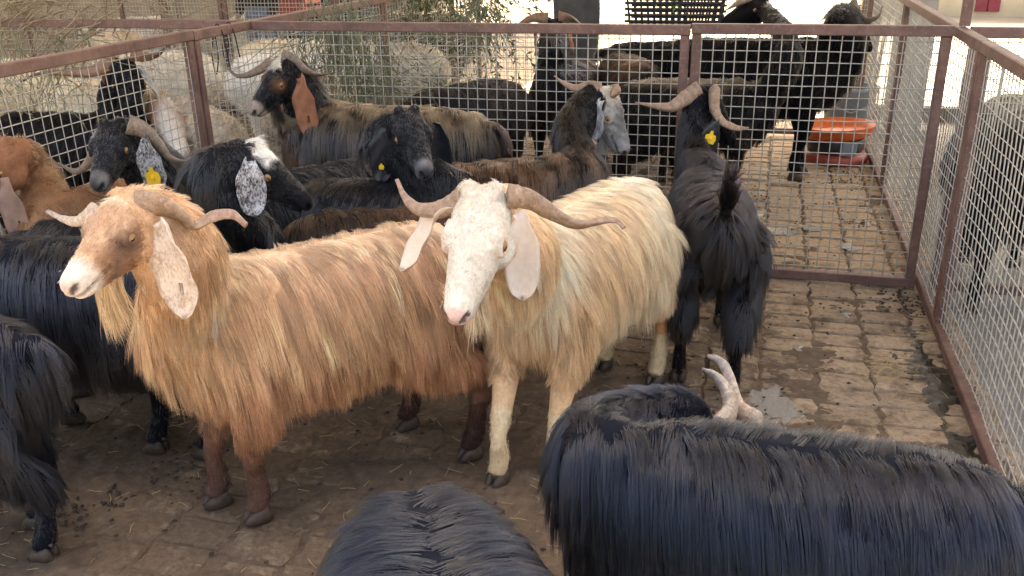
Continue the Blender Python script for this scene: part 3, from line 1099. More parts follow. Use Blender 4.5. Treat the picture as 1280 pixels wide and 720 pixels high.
    # beard
    if d.get('beard') and has_head:
        bl = d['beard']
        nb = 60
        cc = np.array([H(.165, 0, -.105)]) + rng.normal(0, 1, (nb, 3)) * np.array([.010, .008, .005]) * hk
        K2 = 7; s2 = np.linspace(0, 1, K2)
        dirs = unit(np.array([[0, 0, -1.0]]) + rng.normal(0, .10, (nb, 3)))
        gl = cc[:, None] + dirs[:, None] * (s2 * bl)[None, :, None] * rng.uniform(.6, 1.1, nb)[:, None, None]
        gl += (-a * .02)[None, None] * (s2 ** 2)[None, :, None]
        pts3 = strands(gl, np.tile([[0, 0, -1.0]], (nb, 1)), np.full(nb, 1 / .007 ** 2), 14, .6, .03, rng)
        bc = np.tile(np.array(d['beard_col']), (nb * 14, 1)) * np.exp(rng.normal(0, .22, (nb * 14, 1)))
        hair_obj('beard', pts3, (hr * (1 - .75 * s2 ** 2))[None], bc, root)

    # eyes, ears, horns, hooves
    if has_head:
        for sg in (-1, 1):
            e = H(.093, sg * .0525, -.036)
            mb = MB()
            th = np.linspace(0, np.pi, 9); ph = np.linspace(0, 2 * np.pi, 15)[:-1]
            rr = .0157 * hk
            v = [(rr * math.sin(t_) * math.cos(p_), rr * math.sin(t_) * math.sin(p_), rr * math.cos(t_)) for t_ in th for p_ in ph]
            f = [(i * 14 + j, i * 14 + (j + 1) % 14, (i + 1) * 14 + (j + 1) % 14, (i + 1) * 14 + j) for i in range(8) for j in range(14)]
            mb.add(np.array(v) + e, f)
            eye = mb.build('eye', M['eye'], root)
            pu = MB()
            eo = e + (y * sg * .97 + a * .22) / np.linalg.norm(y * .97 + a * .22) * rr * .86
            pu.tube([eo - a * rr * .55, eo, eo + a * rr * .55], np.array([.0015, .0035, .0015]) * hk, 8)
            pu.build('pupil', M['pupil'], eye)
        er = d.get('ear', {})
        for sg, side_ in ((1, 'L'), (-1, 'R')):
            ep = dict(er); ep.update(d.get('ear' + side_, {}))
            dw = unit(np.array([0, 0, -1.0]) * ep.get('dw', .75) - h * (1 - ep.get('dw', .75)))
            out = y * sg
            fwd = a * ep.get('fwd', .6) + unit(a * np.array([1, 1, 0])) * .4
            wd = unit(fwd + y * sg * ep.get('twist', 0))
            if 'wdir' in ep: wd = unit(F.R @ np.array(ep['wdir'], float))
            if 'down' in ep: dw = unit(F.R @ np.array(ep['down'], float))
            v, f, Pc, W, Nr = ear_mesh(H(ep.get('bx', .012), sg * ep.get('by', .056), -.034), out, dw, wd, ep.get('len', .235), ep.get('wid', .092), ep.get('bend', .3), ep.get('hole', False), flare=ep.get('flare', .06), curl=ep.get('curl', .017))
            eo = mesh_obj('ear', v, f, M[ep.get('mat', 'ear_black')], root)
            if ep.get('label'): eo['label'] = ep['label']
            if ep.get('tag'):
                i = ep.get('tag_at', 12)
                c = Pc[i]; tdir = F.R @ np.array(ep['tagdir'], float) if 'tagdir' in ep else out
                sgn = 1 if (Nr[i] @ tdir) > 0 else -1
                nn = Nr[i] * sgn
                z_ = unit(np.cross(nn, W[i]))
                tg = MB()
                q = ep['tag']
                shp = [(-.5, -.5), (.45, -.55), (.6, -.05), (.5, .35), (.18, .45), (.12, .8), (-.15, .78), (-.2, .45), (-.55, .3)]
                lo = [c + nn * .009 + W[i] * x_ * q + z_ * y_ * q for x_, y_ in shp]
                hi = [p_ + nn * .003 for p_ in lo]
                m_ = len(shp)
                tg.add(lo + hi, [tuple(range(m_))[::-1], tuple(range(m_, 2 * m_))] + [(j, (j + 1) % m_, m_ + (j + 1) % m_, m_ + j) for j in range(m_)])
                tg.tube([c + nn * .010, c + nn * .017], q * .18, 8)
                to = tg.build('ear_tag', M['tag'], eo, smooth=False)
        for hz in d.get('horns', []):
            pw = hz['pts']
            pl = [F.loc(q) for q in pw] if not hz.get('local') else [H(*q) for q in pw]
            v, f, u = horn_mesh(pl, hz['r'] / k, hz.get('r1', .004), hz.get('flat', 1.5), hz.get('twist', 2.0), hz.get('up', (0, 0, 1)), hz.get('ridge', .06), hz.get('power', .75))
            ho = mesh_obj('horn', v, f, M[hz.get('mat', 'horn_tan')], root)
            sub_attr(ho.data, 'along', u)
    for fx, fy, fd in hooves:
        sd = np.array([-fd[1], fd[0], 0])
        mb = MB()
        for s_ in (-1, 1):
            def q(x_, y_, z_): return np.array([fx, fy, 0]) + fd * x_ + sd * (s_ * y_) + np.array([0, 0, z_])
            mb.tube([q(-.034, .013, .030), q(-.022, .0155, .026), q(.0, .0165, .0235), (q(.018, .0155, .018)), q(.030, .012, .012), q(.036, .009, .009)],
                    [.012, .0165, .0165, .014, .0095, .005], 10, ru=[.028, .029, .026, .0185, .0115, .007])
            mb.tube([q(-.040, .013, .066), q(-.046, .014, .058)], [.007, .005], 6)
        mb.build('hoof', M['hoof'], root)
    return root

# ------------------------------------------------------------------ coat colours (linear)
def c3(*c): return np.array(c, float)


def lerp(a, b, t): return a + (b - a) * np.asarray(t)[:, None]


def const(I, c): return np.tile(np.asarray(c, float), (len(I['P']), 1))


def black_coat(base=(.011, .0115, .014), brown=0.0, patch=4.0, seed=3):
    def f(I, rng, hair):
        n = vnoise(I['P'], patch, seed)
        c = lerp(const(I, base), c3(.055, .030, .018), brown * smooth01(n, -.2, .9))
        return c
    return f


def color_tan(I, rng, hair):
    P, b = I['P'], I['bone']
    n = vnoise(P, 11, 2); n2 = vnoise(P, 4, 8)
    z = P[:, 2] + .02 * n
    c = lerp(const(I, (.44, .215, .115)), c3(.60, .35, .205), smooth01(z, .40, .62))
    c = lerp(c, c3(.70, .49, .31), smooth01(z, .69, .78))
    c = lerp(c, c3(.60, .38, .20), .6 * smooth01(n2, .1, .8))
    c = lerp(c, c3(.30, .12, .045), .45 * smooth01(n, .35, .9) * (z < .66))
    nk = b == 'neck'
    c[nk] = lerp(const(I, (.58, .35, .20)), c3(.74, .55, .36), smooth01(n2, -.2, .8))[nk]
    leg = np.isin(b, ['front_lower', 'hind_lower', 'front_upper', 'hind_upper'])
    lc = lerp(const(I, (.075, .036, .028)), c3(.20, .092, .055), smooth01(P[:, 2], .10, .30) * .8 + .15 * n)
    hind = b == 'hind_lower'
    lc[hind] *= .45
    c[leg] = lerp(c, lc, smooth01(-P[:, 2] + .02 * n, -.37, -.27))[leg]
    hd = b == 'head'
    if hd.any():
        hc = lerp(const(I, (.30, .16, .09)), c3(.42, .245, .145), smooth01(n2, -.3, .6))
        hc = lerp(hc, c3(.50, .31, .19), smooth01(I['hh'], -.035, -.005))
        hc = lerp(hc, c3(.70, .60, .52), smooth01(I['hd'] + .015 * n, .19, .225))                      # pale muzzle
        hc = lerp(hc, c3(.55, .38, .32), smooth01(I['hd'], .25, .265) * .7)
        eye = np.exp(-(((I['hd'] - .105) / .035) ** 2 + ((I['hh'] + .038) / .03) ** 2)) * (np.abs(I['hy']) > .02)
        hc = lerp(hc, c3(.075, .045, .038), np.clip(eye * 1.0, 0, 1))
        stripe = np.exp(-((I['hd'] - .14 + (I['hh'] + .04) * .5) / .014) ** 2) * smooth01(-I['hh'], .02, .05)
        hc = lerp(hc, c3(.17, .09, .065), np.clip(stripe * 1.0, 0, 1))
        tuft = smooth01(-I['hd'] + .008 * n, -.05, -.02) * smooth01(I['hh'], -.03, -.005) * (np.abs(I['hy']) < .05)
        hc = lerp(hc, c3(.75, .62, .47), tuft * .9)
        c[hd] = hc[hd]
    return c


def color_cream(I, rng, hair):
    P, b = I['P'], I['bone']
    n = vnoise(P, 12, 4); n2 = vnoise(P, 5, 9)
    z = P[:, 2] + .02 * n
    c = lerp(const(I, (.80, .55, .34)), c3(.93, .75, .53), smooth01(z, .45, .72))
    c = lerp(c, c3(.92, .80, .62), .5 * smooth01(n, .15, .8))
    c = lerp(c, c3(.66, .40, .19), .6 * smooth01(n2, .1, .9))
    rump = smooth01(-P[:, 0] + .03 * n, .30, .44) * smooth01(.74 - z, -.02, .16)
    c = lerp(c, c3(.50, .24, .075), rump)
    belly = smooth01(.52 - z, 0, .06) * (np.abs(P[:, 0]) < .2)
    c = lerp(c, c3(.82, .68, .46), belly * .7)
    nk = b == 'neck'
    c[nk] = lerp(const(I, (.80, .56, .35)), c3(.90, .74, .54), smooth01(n2, -.4, .6))[nk]
    fu = (b == 'front_upper')
    c[fu] = lerp(c, c3(.70, .48, .28), np.full(len(P), .6))[fu]
    leg = np.isin(b, ['front_lower', 'hind_lower'])
    c[leg] = lerp(const(I, (.62, .47, .28)), c3(.72, .58, .38), smooth01(P[:, 2], .05, .2))[leg]
    hd = b == 'head'
    if hd.any():
        hc = const(I, (.66, .60, .51))
        hc = lerp(hc, c3(.64, .50, .33), .6 * smooth01(n2, .0, .8))
        hc = lerp(hc, c3(.74, .50, .43), smooth01(I['hd'], .243, .262) * smooth01(I['hh'], -.075, -.05))
        e = np.exp(-(((I['hd'] - .093) / .02) ** 2 + ((I['hh'] + .037) / .016) ** 2)) * (np.abs(I['hy']) > .03)
        hc = lerp(hc, c3(.60, .35, .28), np.clip(e * .8, 0, 1))
        c[hd] = hc[hd]
    return c


def color_saddle(I, rng, hair):
    P, b = I['P'], I['bone']
    n = vnoise(P, 14, 5); n2 = vnoise(P, 4, 6)
    c = lerp(const(I, (.012, .010, .010)), c3(.050, .024, .015), smooth01(n2, 0, .8) * .7)
    tor = b == 'torso'
    n3 = vnoise(P, 45, 15)
    s = smooth01(P[:, 2] + .03 * n, .665, .74) * tor * smooth01(n3, -1.0, .5)
    c = lerp(c, c3(.27, .20, .13), s * .85)
    hd = b == 'head'
    if hd.any():
        hc = const(I, (.012, .011, .012))
        hc = lerp(hc, c3(.36, .28, .23), smooth01(I['hd'] + .01 * n, .205, .225))
        hc = lerp(hc, c3(.70, .66, .56), smooth01(-I['hd'] + .008 * n, -.045, -.02) * smooth01(I['hh'], -.035, -.01))
        e = np.exp(-(((I['hd'] - .10) / .022) ** 2 + ((I['hh'] + .034) / .022) ** 2)) * (np.abs(I['hy']) > .025)
        hc = lerp(hc, c3(.30, .14, .075), np.clip(e * 1.2, 0, 1))
        c[hd] = hc[hd]
    return c


def color_forelock(I, rng, hair):
    n = vnoise(I['P'], 30, 5)
    c = const(I, (.011, .0115, .0135))
    hd = I['bone'] == 'head'
    hc = c.copy()
    hc = lerp(hc, c3(.80, .78, .72), smooth01(-I['hd'] + .006 * n, -.085, -.06) * smooth01(I['hh'], -.022, -.006) * (I['hd'] > -.05))
    hc = lerp(hc, c3(.22, .21, .21), smooth01(I['hd'] + .01 * n, .232, .25) * smooth01(n, -.4, .4) * .8)
    c[hd] = hc[hd]
    return c


def color_frostnose(I, rng, hair):
    n = vnoise(I['P'], 40, 5)
    c = const(I, (.011, .0115, .0135))
    hd = I['bone'] == 'head'
    hc = lerp(c, c3(.26, .25, .25), smooth01(I['hd'] + .01 * n, .20, .235) * (.55 + .45 * np.clip(n, -1, 1)))
    hc = lerp(hc, c3(.05, .048, .05), smooth01(I['hd'], .06, .12) * .1)
    c[hd] = hc[hd]
    return c


def color_greyface(I, rng, hair):
    P, b = I['P'], I['bone']
    n = vnoise(P, 13, 5); n2 = vnoise(P, 5, 6)
    c = lerp(const(I, (.018, .013, .011)), c3(.085, .040, .022), smooth01(n, -.2, .9) * .8)
    tor = (b == 'torso')
    n3 = vnoise(P, 45, 15)
    c = lerp(c, c3(.30, .20, .14), smooth01(P[:, 2] + .03 * n, .64, .78) * tor * smooth01(n3, -.3, .8) * .75)
    nk = b == 'neck'
    cn = const(I, (.012, .011, .011)); c[nk] = cn[nk]
    hd = b == 'head'
    if hd.any():
        nn = vnoise(P, 35, 7)
        hc = lerp(const(I, (.40, .38, .35)), c3(.09, .09, .095), smooth01(nn, -.2, .7) * .85)
        hc = lerp(hc, c3(.66, .60, .50), smooth01(-I['hd'], -.07, 0))
        hc = lerp(hc, c3(.33, .24, .19), smooth01(I['hd'], .24, .262))
        c[hd] = hc[hd]
    return c


def color_brown(I, rng, hair):
    n = vnoise(I['P'], 9, 5)
    c = lerp(const(I, (.22, .11, .055)), c3(.40, .25, .14), smooth01(n, -.3, .8))
    hd = I['bone'] == 'head'
    c[hd] = lerp(const(I, (.28, .13, .07)), c3(.10, .055, .04), smooth01(n, .0, .8))[hd]
    return c


def color_darkbrown(I, rng, hair):
    n = vnoise(I['P'], 9, 5)
    return lerp(const(I, (.022, .015, .012)), c3(.085, .045, .028), smooth01(n, -.3, .8))


def color_streaked(I, rng, hair):
    P = I['P']; n = vnoise(P, 13, 5)
    c = lerp(const(I, (.009, .008, .008)), c3(.07, .04, .025), smooth01(n, -.1, .8) * .5 * (I['bone'] == 'torso'))
    return lerp(c, c3(.20, .155, .105), smooth01(P[:, 2] + .03 * n, .69, .78) * (I['bone'] == 'torso') * .65)


def color_greytop(I, rng, hair):
    P = I['P']; n = vnoise(P, 13, 5)
    c = const(I, (.006, .007, .009))
    return lerp(c, c3(.26, .24, .21), smooth01(P[:, 2] + .02 * n, .74, .83) * .5)


def wool_color(a, b_, face, seed=1):
    def f(I, rng, hair):
        n = vnoise(I['P'], 7, seed)
        c = lerp(const(I, a), c3(*b_), smooth01(n, -.5, .7))
        hd = np.isin(I['bone'], ['head'])
        if hd.any():
            n2 = vnoise(I['P'], 10, seed + 3)
            hc = lerp(const(I, face[0]), c3(*face[1]), smooth01(n2 + (I['hd'] - .1) * 5, -.3, .5))
            c[hd] = hc[hd]
        return c
    return f


# ------------------------------------------------------------------ the goats in the pen
EARD = dict(mat='ear_black', len=.225, wid=.085)
PEN = 'goats standing in the pen'
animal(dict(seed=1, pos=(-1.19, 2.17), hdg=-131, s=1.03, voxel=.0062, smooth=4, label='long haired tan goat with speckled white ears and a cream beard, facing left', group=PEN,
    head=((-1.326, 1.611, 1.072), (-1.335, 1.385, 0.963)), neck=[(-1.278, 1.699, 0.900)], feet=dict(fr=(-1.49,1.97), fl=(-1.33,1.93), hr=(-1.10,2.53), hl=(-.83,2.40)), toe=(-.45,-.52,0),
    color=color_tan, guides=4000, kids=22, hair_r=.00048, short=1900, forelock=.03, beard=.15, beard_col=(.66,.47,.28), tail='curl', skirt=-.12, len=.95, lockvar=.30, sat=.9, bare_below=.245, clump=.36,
    ear=dict(mat='ear_white', len=.225, wid=.105, hole=True, dw=1.0, bend=.2), earL=dict(wdir=(1,-.1,0), flare=.08, bend=.1, by=.098, bx=.03),
    horns=[dict(pts=[(-1.298, 1.612, 1.057),(-1.251, 1.625, 1.056),(-1.212, 1.638, 1.033),(-1.193, 1.654, 1.003),(-1.155, 1.671, 1.021),(-1.109, 1.676, 1.028),(-1.071, 1.667, 1.008)], r=.0185, flat=1.9, twist=2.6, power=.65, mat='horn_tan'),
           dict(pts=[(-1.427, 1.633, 1.032),(-1.491, 1.645, 0.997),(-1.549, 1.661, 0.994),(-1.600, 1.674, 1.005)], r=.0125, twist=1.2, mat='horn_pale')]))

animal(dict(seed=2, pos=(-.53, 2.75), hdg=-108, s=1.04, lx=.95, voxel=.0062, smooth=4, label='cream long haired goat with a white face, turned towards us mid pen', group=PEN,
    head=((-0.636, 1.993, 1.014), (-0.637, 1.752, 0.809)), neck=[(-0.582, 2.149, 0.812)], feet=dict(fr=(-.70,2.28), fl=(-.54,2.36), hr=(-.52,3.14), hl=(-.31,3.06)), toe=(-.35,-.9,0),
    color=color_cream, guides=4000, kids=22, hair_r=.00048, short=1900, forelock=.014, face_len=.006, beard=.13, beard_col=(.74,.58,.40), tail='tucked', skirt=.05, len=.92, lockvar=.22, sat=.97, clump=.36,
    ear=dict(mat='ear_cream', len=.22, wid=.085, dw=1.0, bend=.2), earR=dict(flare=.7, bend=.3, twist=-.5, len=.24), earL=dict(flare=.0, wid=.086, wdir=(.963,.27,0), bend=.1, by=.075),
    horns=[dict(pts=[(-0.573, 2.009, 1.009),(-0.523, 2.030, 0.998),(-0.463, 2.042, 0.960),(-0.409, 2.048, 0.938),(-0.353, 2.057, 0.947),(-0.318, 2.056, 0.950),(-0.296, 2.046, 0.936)], r=.021, twist=2.4, mat='horn_tan', power=.7),
           dict(pts=[(-0.682, 2.007, 0.997),(-0.742, 2.011, 0.966),(-0.806, 2.023, 0.958),(-0.850, 2.043, 0.981),(-0.877, 2.062, 1.020)], r=.019, twist=1.4, mat='horn_tan')]))

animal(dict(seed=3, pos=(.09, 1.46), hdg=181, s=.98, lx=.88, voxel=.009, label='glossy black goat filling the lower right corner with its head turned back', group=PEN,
    head=((-0.080, 1.785, 0.616), (0.025, 1.797, 0.465)), neck=[(-.29,1.54,.62),(-.24,1.69,.60)], neck_r=.92, neck_up=(-.3,0,1), color=black_coat((.003,.0052,.0115), .03), guides=4600, kids=22, hair_r=.00048, len=1.1, tail='down', lockvar=.2, clump=.36, wob=.01, lift=.05, roll=-10, crumbs=[(0.249, 1.759, 0.544),(0.089, 1.595, 0.529),(0.098, 1.592, 0.514),(-0.238, 1.507, 0.537),(0.156, 1.578, 0.495)],  # blue sheen of the sky is tinted into this black base colour
    ear=dict(mat='ear_black', len=.2, wid=.08), short=500,
    horns=[dict(pts=[(-0.033, 1.712, 0.624),(-0.017, 1.748, 0.645),(-0.027, 1.770, 0.678),(-0.051, 1.784, 0.703),(-0.081, 1.791, 0.713)], r=.024, twist=.6, mat='horn_pale', power=.6, flat=1.35),
           dict(pts=[(0.045, 1.754, 0.619),(0.005, 1.799, 0.620),(-0.012, 1.837, 0.641),(-0.032, 1.869, 0.679),(-0.053, 1.881, 0.696),(-0.076, 1.887, 0.699)], r=.019, twist=.6, mat='horn_pale', power=.6, flat=1.35)]))

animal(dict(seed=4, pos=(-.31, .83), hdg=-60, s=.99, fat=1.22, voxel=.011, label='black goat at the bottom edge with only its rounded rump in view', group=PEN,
    color=black_coat((.003,.0052,.0115), .03), guides=3200, kids=18, hair_r=.00052, len=1.05, tail='tucked', lockvar=.2, clump=.36, lift=.05))  # black base carries a painted blue sky sheen

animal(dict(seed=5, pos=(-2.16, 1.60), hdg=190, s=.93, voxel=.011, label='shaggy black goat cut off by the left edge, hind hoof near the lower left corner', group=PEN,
    feet=dict(hl=(-1.82,1.63),hr=(-1.95,1.75)), color=black_coat((.005,.008,.016), .05), guides=2400, kids=14, len=1.15, tail='down', short=300, lockvar=.3, bare_below=.2))  # blue in the base colour stands in for sky sheen

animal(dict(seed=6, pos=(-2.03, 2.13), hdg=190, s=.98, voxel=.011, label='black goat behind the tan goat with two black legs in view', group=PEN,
    feet=dict(hl=(-1.86,2.19), hr=(-1.68,2.20)), color=black_coat((.006,.008,.014), .05), guides=1900, kids=13, short=300, lockvar=.3))  # bluish base, sky reflection put into the coat colour

animal(dict(seed=7, pos=(-2.27, 2.86), hdg=-118, s=.98, voxel=.009, label='orange brown goat at the left edge with one large pierced pinkish ear', group=PEN,
    head=((-2.618, 2.584, 0.927), (-2.677, 2.337, 0.747)), neck=[(-2.709, 2.794, 0.739)], color=color_brown, guides=1500, kids=12, short=500,
    ear=dict(mat='ear_pink', len=.25, wid=.115, hole=True, dw=1.0, bend=.06, by=.10, bx=.10, wdir=(1,.0,0))))

animal(dict(seed=8, pos=(-1.78, 3.08), hdg=-128, s=.97, voxel=.0075, label='black goat with frosted ears, two yellow ear tags and wide horns', group=PEN,
    head=((-2.153, 2.613, 1.004), (-2.093, 2.402, 0.859)), neck=[(-2.102, 2.721, 0.826)], color=color_frostnose, guides=1300, kids=12, short=1100, forelock=.02,
    ear=dict(mat='ear_frost', len=.215, wid=.10, tag=.05, tagdir=(.2,-1,0), dw=1.0, bend=.12), earL=dict(wdir=(.98,.1,0), by=.105, bx=.03), earR=dict(wdir=(.7,-.7,0)),
    horns=[dict(pts=[(-2.097, 2.627, 1.001),(-2.055, 2.652, 0.978),(-2.016, 2.665, 0.929),(-1.981, 2.667, 0.882),(-1.932, 2.675, 0.868),(-1.885, 2.694, 0.883)], r=.024, twist=1.6, mat='horn_grey', power=.7),
           dict(pts=[(-2.212, 2.622, 0.958),(-2.285, 2.631, 0.868),(-2.357, 2.637, 0.822),(-2.446, 2.654, 0.843)], r=.02, twist=1.2, mat='horn_grey')]))

animal(dict(seed=9, pos=(-1.98, 2.52), hdg=22, s=.95, voxel=.0075, label='black goat with a white forelock and a frosted ear, facing right', group=PEN,
    head=((-1.576, 2.577, 0.957), (-1.399, 2.620, 0.777)), neck=[(-1.710, 2.479, 0.839)], color=color_forelock, guides=1500, kids=12, short=1200, forelock=.035,
    ear=dict(mat='ear_frost', len=.20, wid=.10, dw=1.0, bend=.2, twist=-.5)))

animal(dict(seed=10, pos=(-1.68, 3.84), hdg=177, s=1.13, voxel=.0075, label='black goat with brown ears, a white topknot and a grey brown saddle', group=PEN,
    head=((-2.158, 3.804, 1.052), (-2.248, 3.615, 0.871)), neck=[(-2.070, 3.863, 0.836)], color=color_saddle, guides=2000, kids=13, short=1200, forelock=.03, beard=.10, beard_col=(.02,.018,.018),
    ear=dict(mat='ear_brown', len=.25, wid=.105, hole=True, dw=1.0, bend=.12), earL=dict(wdir=(1,-.1,0), by=.145, bx=.035), earR=dict(wdir=(.8,-.5,0)),
    horns=[dict(pts=[(-2.147, 3.805, 1.074),(-2.095, 3.825, 1.058),(-2.038, 3.823, 1.016),(-1.983, 3.831, 0.998),(-1.915, 3.842, 1.005)], r=.026, twist=1.8, mat='horn_grey', power=.7),
           dict(pts=[(-2.209, 3.822, 1.049),(-2.285, 3.831, 1.013),(-2.357, 3.833, 0.986),(-2.416, 3.838, 0.984),(-2.457, 3.849, 1.011)], r=.018, twist=1.2, mat='horn_grey')]))

animal(dict(seed=11, pos=(-1.42, 3.14), hdg=14, s=.93, voxel=.0075, label='black goat with long black ears and a round yellow ear button', group=PEN,
    head=((-1.296, 3.196, 0.966), (-1.149, 3.002, 0.802)), neck=[(-1.403, 3.190, 0.809)], color=color_frostnose, guides=1400, kids=12, short=1100,
    ear=dict(mat='ear_black', len=.235, wid=.095, dw=1.0, bend=.14, wdir=(.963,.27,0), by=.088, bx=.03), earR=dict(tag=.019, tagdir=(.2,-1,0)), earL=dict(flare=.08)))

animal(dict(seed=12, pos=(-1.26, 2.84), hdg=200, s=.90, voxel=.011, label='dark brown goat behind the tan goat with only its back and raised tail in view', group=PEN,
    color=color_darkbrown, guides=1500, kids=12, tail='up'))

animal(dict(seed=13, pos=(-.98, 3.52), hdg=32, s=.94, voxel=.0075, label='brown streaked dark goat with a grizzled grey face, facing the back mesh', group=PEN,
    head=((-0.649, 4.008, 0.922), (-0.545, 3.988, 0.666)), neck=[(-0.804, 3.875, 0.758)], color=color_greyface, guides=1900, kids=13, short=1100, forelock=.03, beard=.10, beard_col=(.45,.42,.38),
    ear=dict(mat='ear_grey', len=.20, wid=.085, dw=.9, bend=.2, twist=.3),
    horns=[dict(pts=[(-0.703, 3.988, 0.938),(-0.761, 4.009, 0.947),(-0.820, 4.032, 0.935),(-0.882, 4.065, 0.950),(-0.933, 4.095, 0.976)], r=.022, twist=1.6, mat='horn_tan'),
           dict(pts=[(-0.649, 3.988, 0.929),(-0.619, 3.950, 0.950),(-0.635, 3.881, 0.930)], r=.02, twist=.4, mat='horn_tan', power=.5)]))

animal(dict(seed=14, pos=(-.165, 3.45), hdg=99, s=.95, fat=.88, len=.95, voxel=.009, label='black goat seen from behind with spread horns and a yellow ear tag', group=PEN,
    head=((-0.223, 4.129, 0.925), (-0.086, 4.133, 0.704)), neck=[(-0.275, 3.977, 0.645)], feet=dict(hl=(-.23,3.12), hr=(-.03,3.05)), color=black_coat((.005,.005,.007), .06), guides=2600, kids=16, tail='up', short=500, bare_below=.22, skirt=.3,
    ear=dict(mat='ear_black', len=.22, wid=.085), earR=dict(tag=.045, tag_at=7, wdir=(.963,.27,0), by=.14, bx=.10, bend=.1, tagdir=(0,-1,0)),
    horns=[dict(pts=[(-0.279, 4.083, 0.934),(-0.330, 4.046, 0.904),(-0.387, 4.015, 0.869),(-0.463, 4.006, 0.872),(-0.547, 3.999, 0.885)], r=.028, twist=1.6, mat='horn_tan', power=.7),
           dict(pts=[(-0.214, 4.091, 0.935),(-0.206, 4.030, 0.862),(-0.171, 4.008, 0.812),(-0.108, 4.014, 0.785),(-0.055, 4.029, 0.784)], r=.028, twist=1.4, mat='horn_tan', power=.7)]))

# goats in the pens behind and beside
OUT = 'goats in the neighbouring pens'
far = dict(dull=True, voxel=.014, guides=800, kids=9, hair_r=.0013)
def beyond(**kw):
    q = dict(far); q.update(kw); q['group'] = OUT
    return animal(q)
beyond(seed=21, pos=(-.06, 6.30), hdg=3, s=1.2, lx=1.12, label='big black goat behind the gate, facing right', head=((0.541, 6.801, 1.057), (0.677, 6.632, 0.824)), neck=[(.45,6.3,.98)],
    feet=dict(fr=(.25,6.2), fl=(.28,6.42)), color=black_coat((.004,.0042,.005), .05), guides=1000, kids=10, len=.35, short=200,
    ear=dict(mat='ear_black', len=.2), horns=[dict(pts=[(0.522, 6.758, 1.101),(0.555, 6.684, 1.035),(0.617, 6.655, 1.002),(0.685, 6.662, 1.028),(0.705, 6.692, 1.087)], r=.03, mat='horn_grey', twist=.5)])
beyond(seed=22, pos=(-.38, 5.50), hdg=4, s=1.0, label='dark goat with a grizzled brown back seen through the back mesh', head=((-0.093, 6.392, 1.177), (-0.317, 6.167, 1.054)), neck=[(.12,5.52,.95)], color=color_streaked, guides=1300, len=.6, neck_r=.72,
    ear=dict(mat='ear_grey', len=.2), horns=[dict(pts=[(-0.133, 6.331, 1.191),(-0.202, 6.238, 1.148),(-0.293, 6.135, 1.096)], r=.03, mat='horn_grey')])
beyond(seed=23, pos=(-1.30, 6.05), hdg=-97, s=1.0, label='black goat with brown ears and arched horns facing us behind the mesh', head=((-1.414, 6.177, 1.015), (-1.361, 5.902, 0.716)), neck=[(-1.32,5.72,.85)], color=black_coat((.012,.013,.017), .4), short=400, guides=1000,
    ear=dict(mat='ear_brown', len=.2, wid=.08), horns=[dict(pts=[(-1.452, 6.175, 1.035),(-1.541, 6.155, 1.047),(-1.631, 6.114, 1.008),(-1.677, 6.072, 0.939)], r=.03, mat='horn_brown'), dict(pts=[(-1.385, 6.198, 1.044),(-1.301, 6.218, 1.038),(-1.213, 6.220, 0.981)], r=.03, mat='horn_brown')])
beyond(seed=24, pos=(-1.68, 5.12), hdg=60, s=1.0, label='black goat with hay hanging over it, behind the mesh', color=black_coat((.010,.011,.014), .3), guides=1100, len=1.1)
beyond(seed=25, pos=(-.92, 6.35), hdg=115, s=1.02, label='brown and black goat with its rump turned to us behind the mesh', color=color_darkbrown, guides=900)
beyond(seed=26, pos=(-.72, 7.05), hdg=10, s=1.05, label='black goat standing across, deepest in the pen behind the mesh', color=black_coat((.012,.013,.016), .2), guides=700)
beyond(seed=27, pos=(1.12, 4.45), hdg=84, s=1.08, fat=1.3, len=1.3, label='black goat with a grey topped rump outside the right fence', color=color_greytop, guides=1300, kids=10)
beyond(seed=28, pos=(1.32, 3.38), hdg=100, s=.72, label='small brown goat outside the right fence, nearest to us there', color=color_brown, guides=700)
beyond(seed=29, pos=(-3.42, 3.86), hdg=2, s=1.0, label='black goat in the left pen with one white speckled ear', head=((-3.171, 4.024, 1.003), (-3.003, 3.849, 0.788)), neck=[(-3.202, 3.966, 0.801)], color=black_coat((.004,.0042,.005), .05), len=.6, short=500, guides=1200,
    ear=dict(mat='ear_brown', len=.2, wid=.08), earL=dict(mat='ear_grey', flare=.3), horns=[dict(pts=[(-3.118, 4.036, 1.051),(-3.062, 4.046, 1.035),(-2.996, 4.067, 1.041),(-2.949, 4.098, 1.085)], r=.03, mat='horn_brown'), dict(pts=[(-3.245, 4.045, 1.023),(-3.363, 4.041, 0.957),(-3.540, 4.042, 0.945),(-3.720, 4.042, 0.932),(-3.854, 4.041, 0.887)], r=.03, mat='horn_brown')])
beyond(seed=30, pos=(-4.35, 8.6), hdg=160, s=1.1, label='black goat far back on the left beyond the second fence', color=black_coat((.004,.0042,.005), .05), guides=500)
beyond(seed=31, pos=(-3.15, 8.3), hdg=15, s=1.15, label='black goat beyond the second fence beside blue jeans', color=black_coat((.012,.013,.017), .1), guides=600)
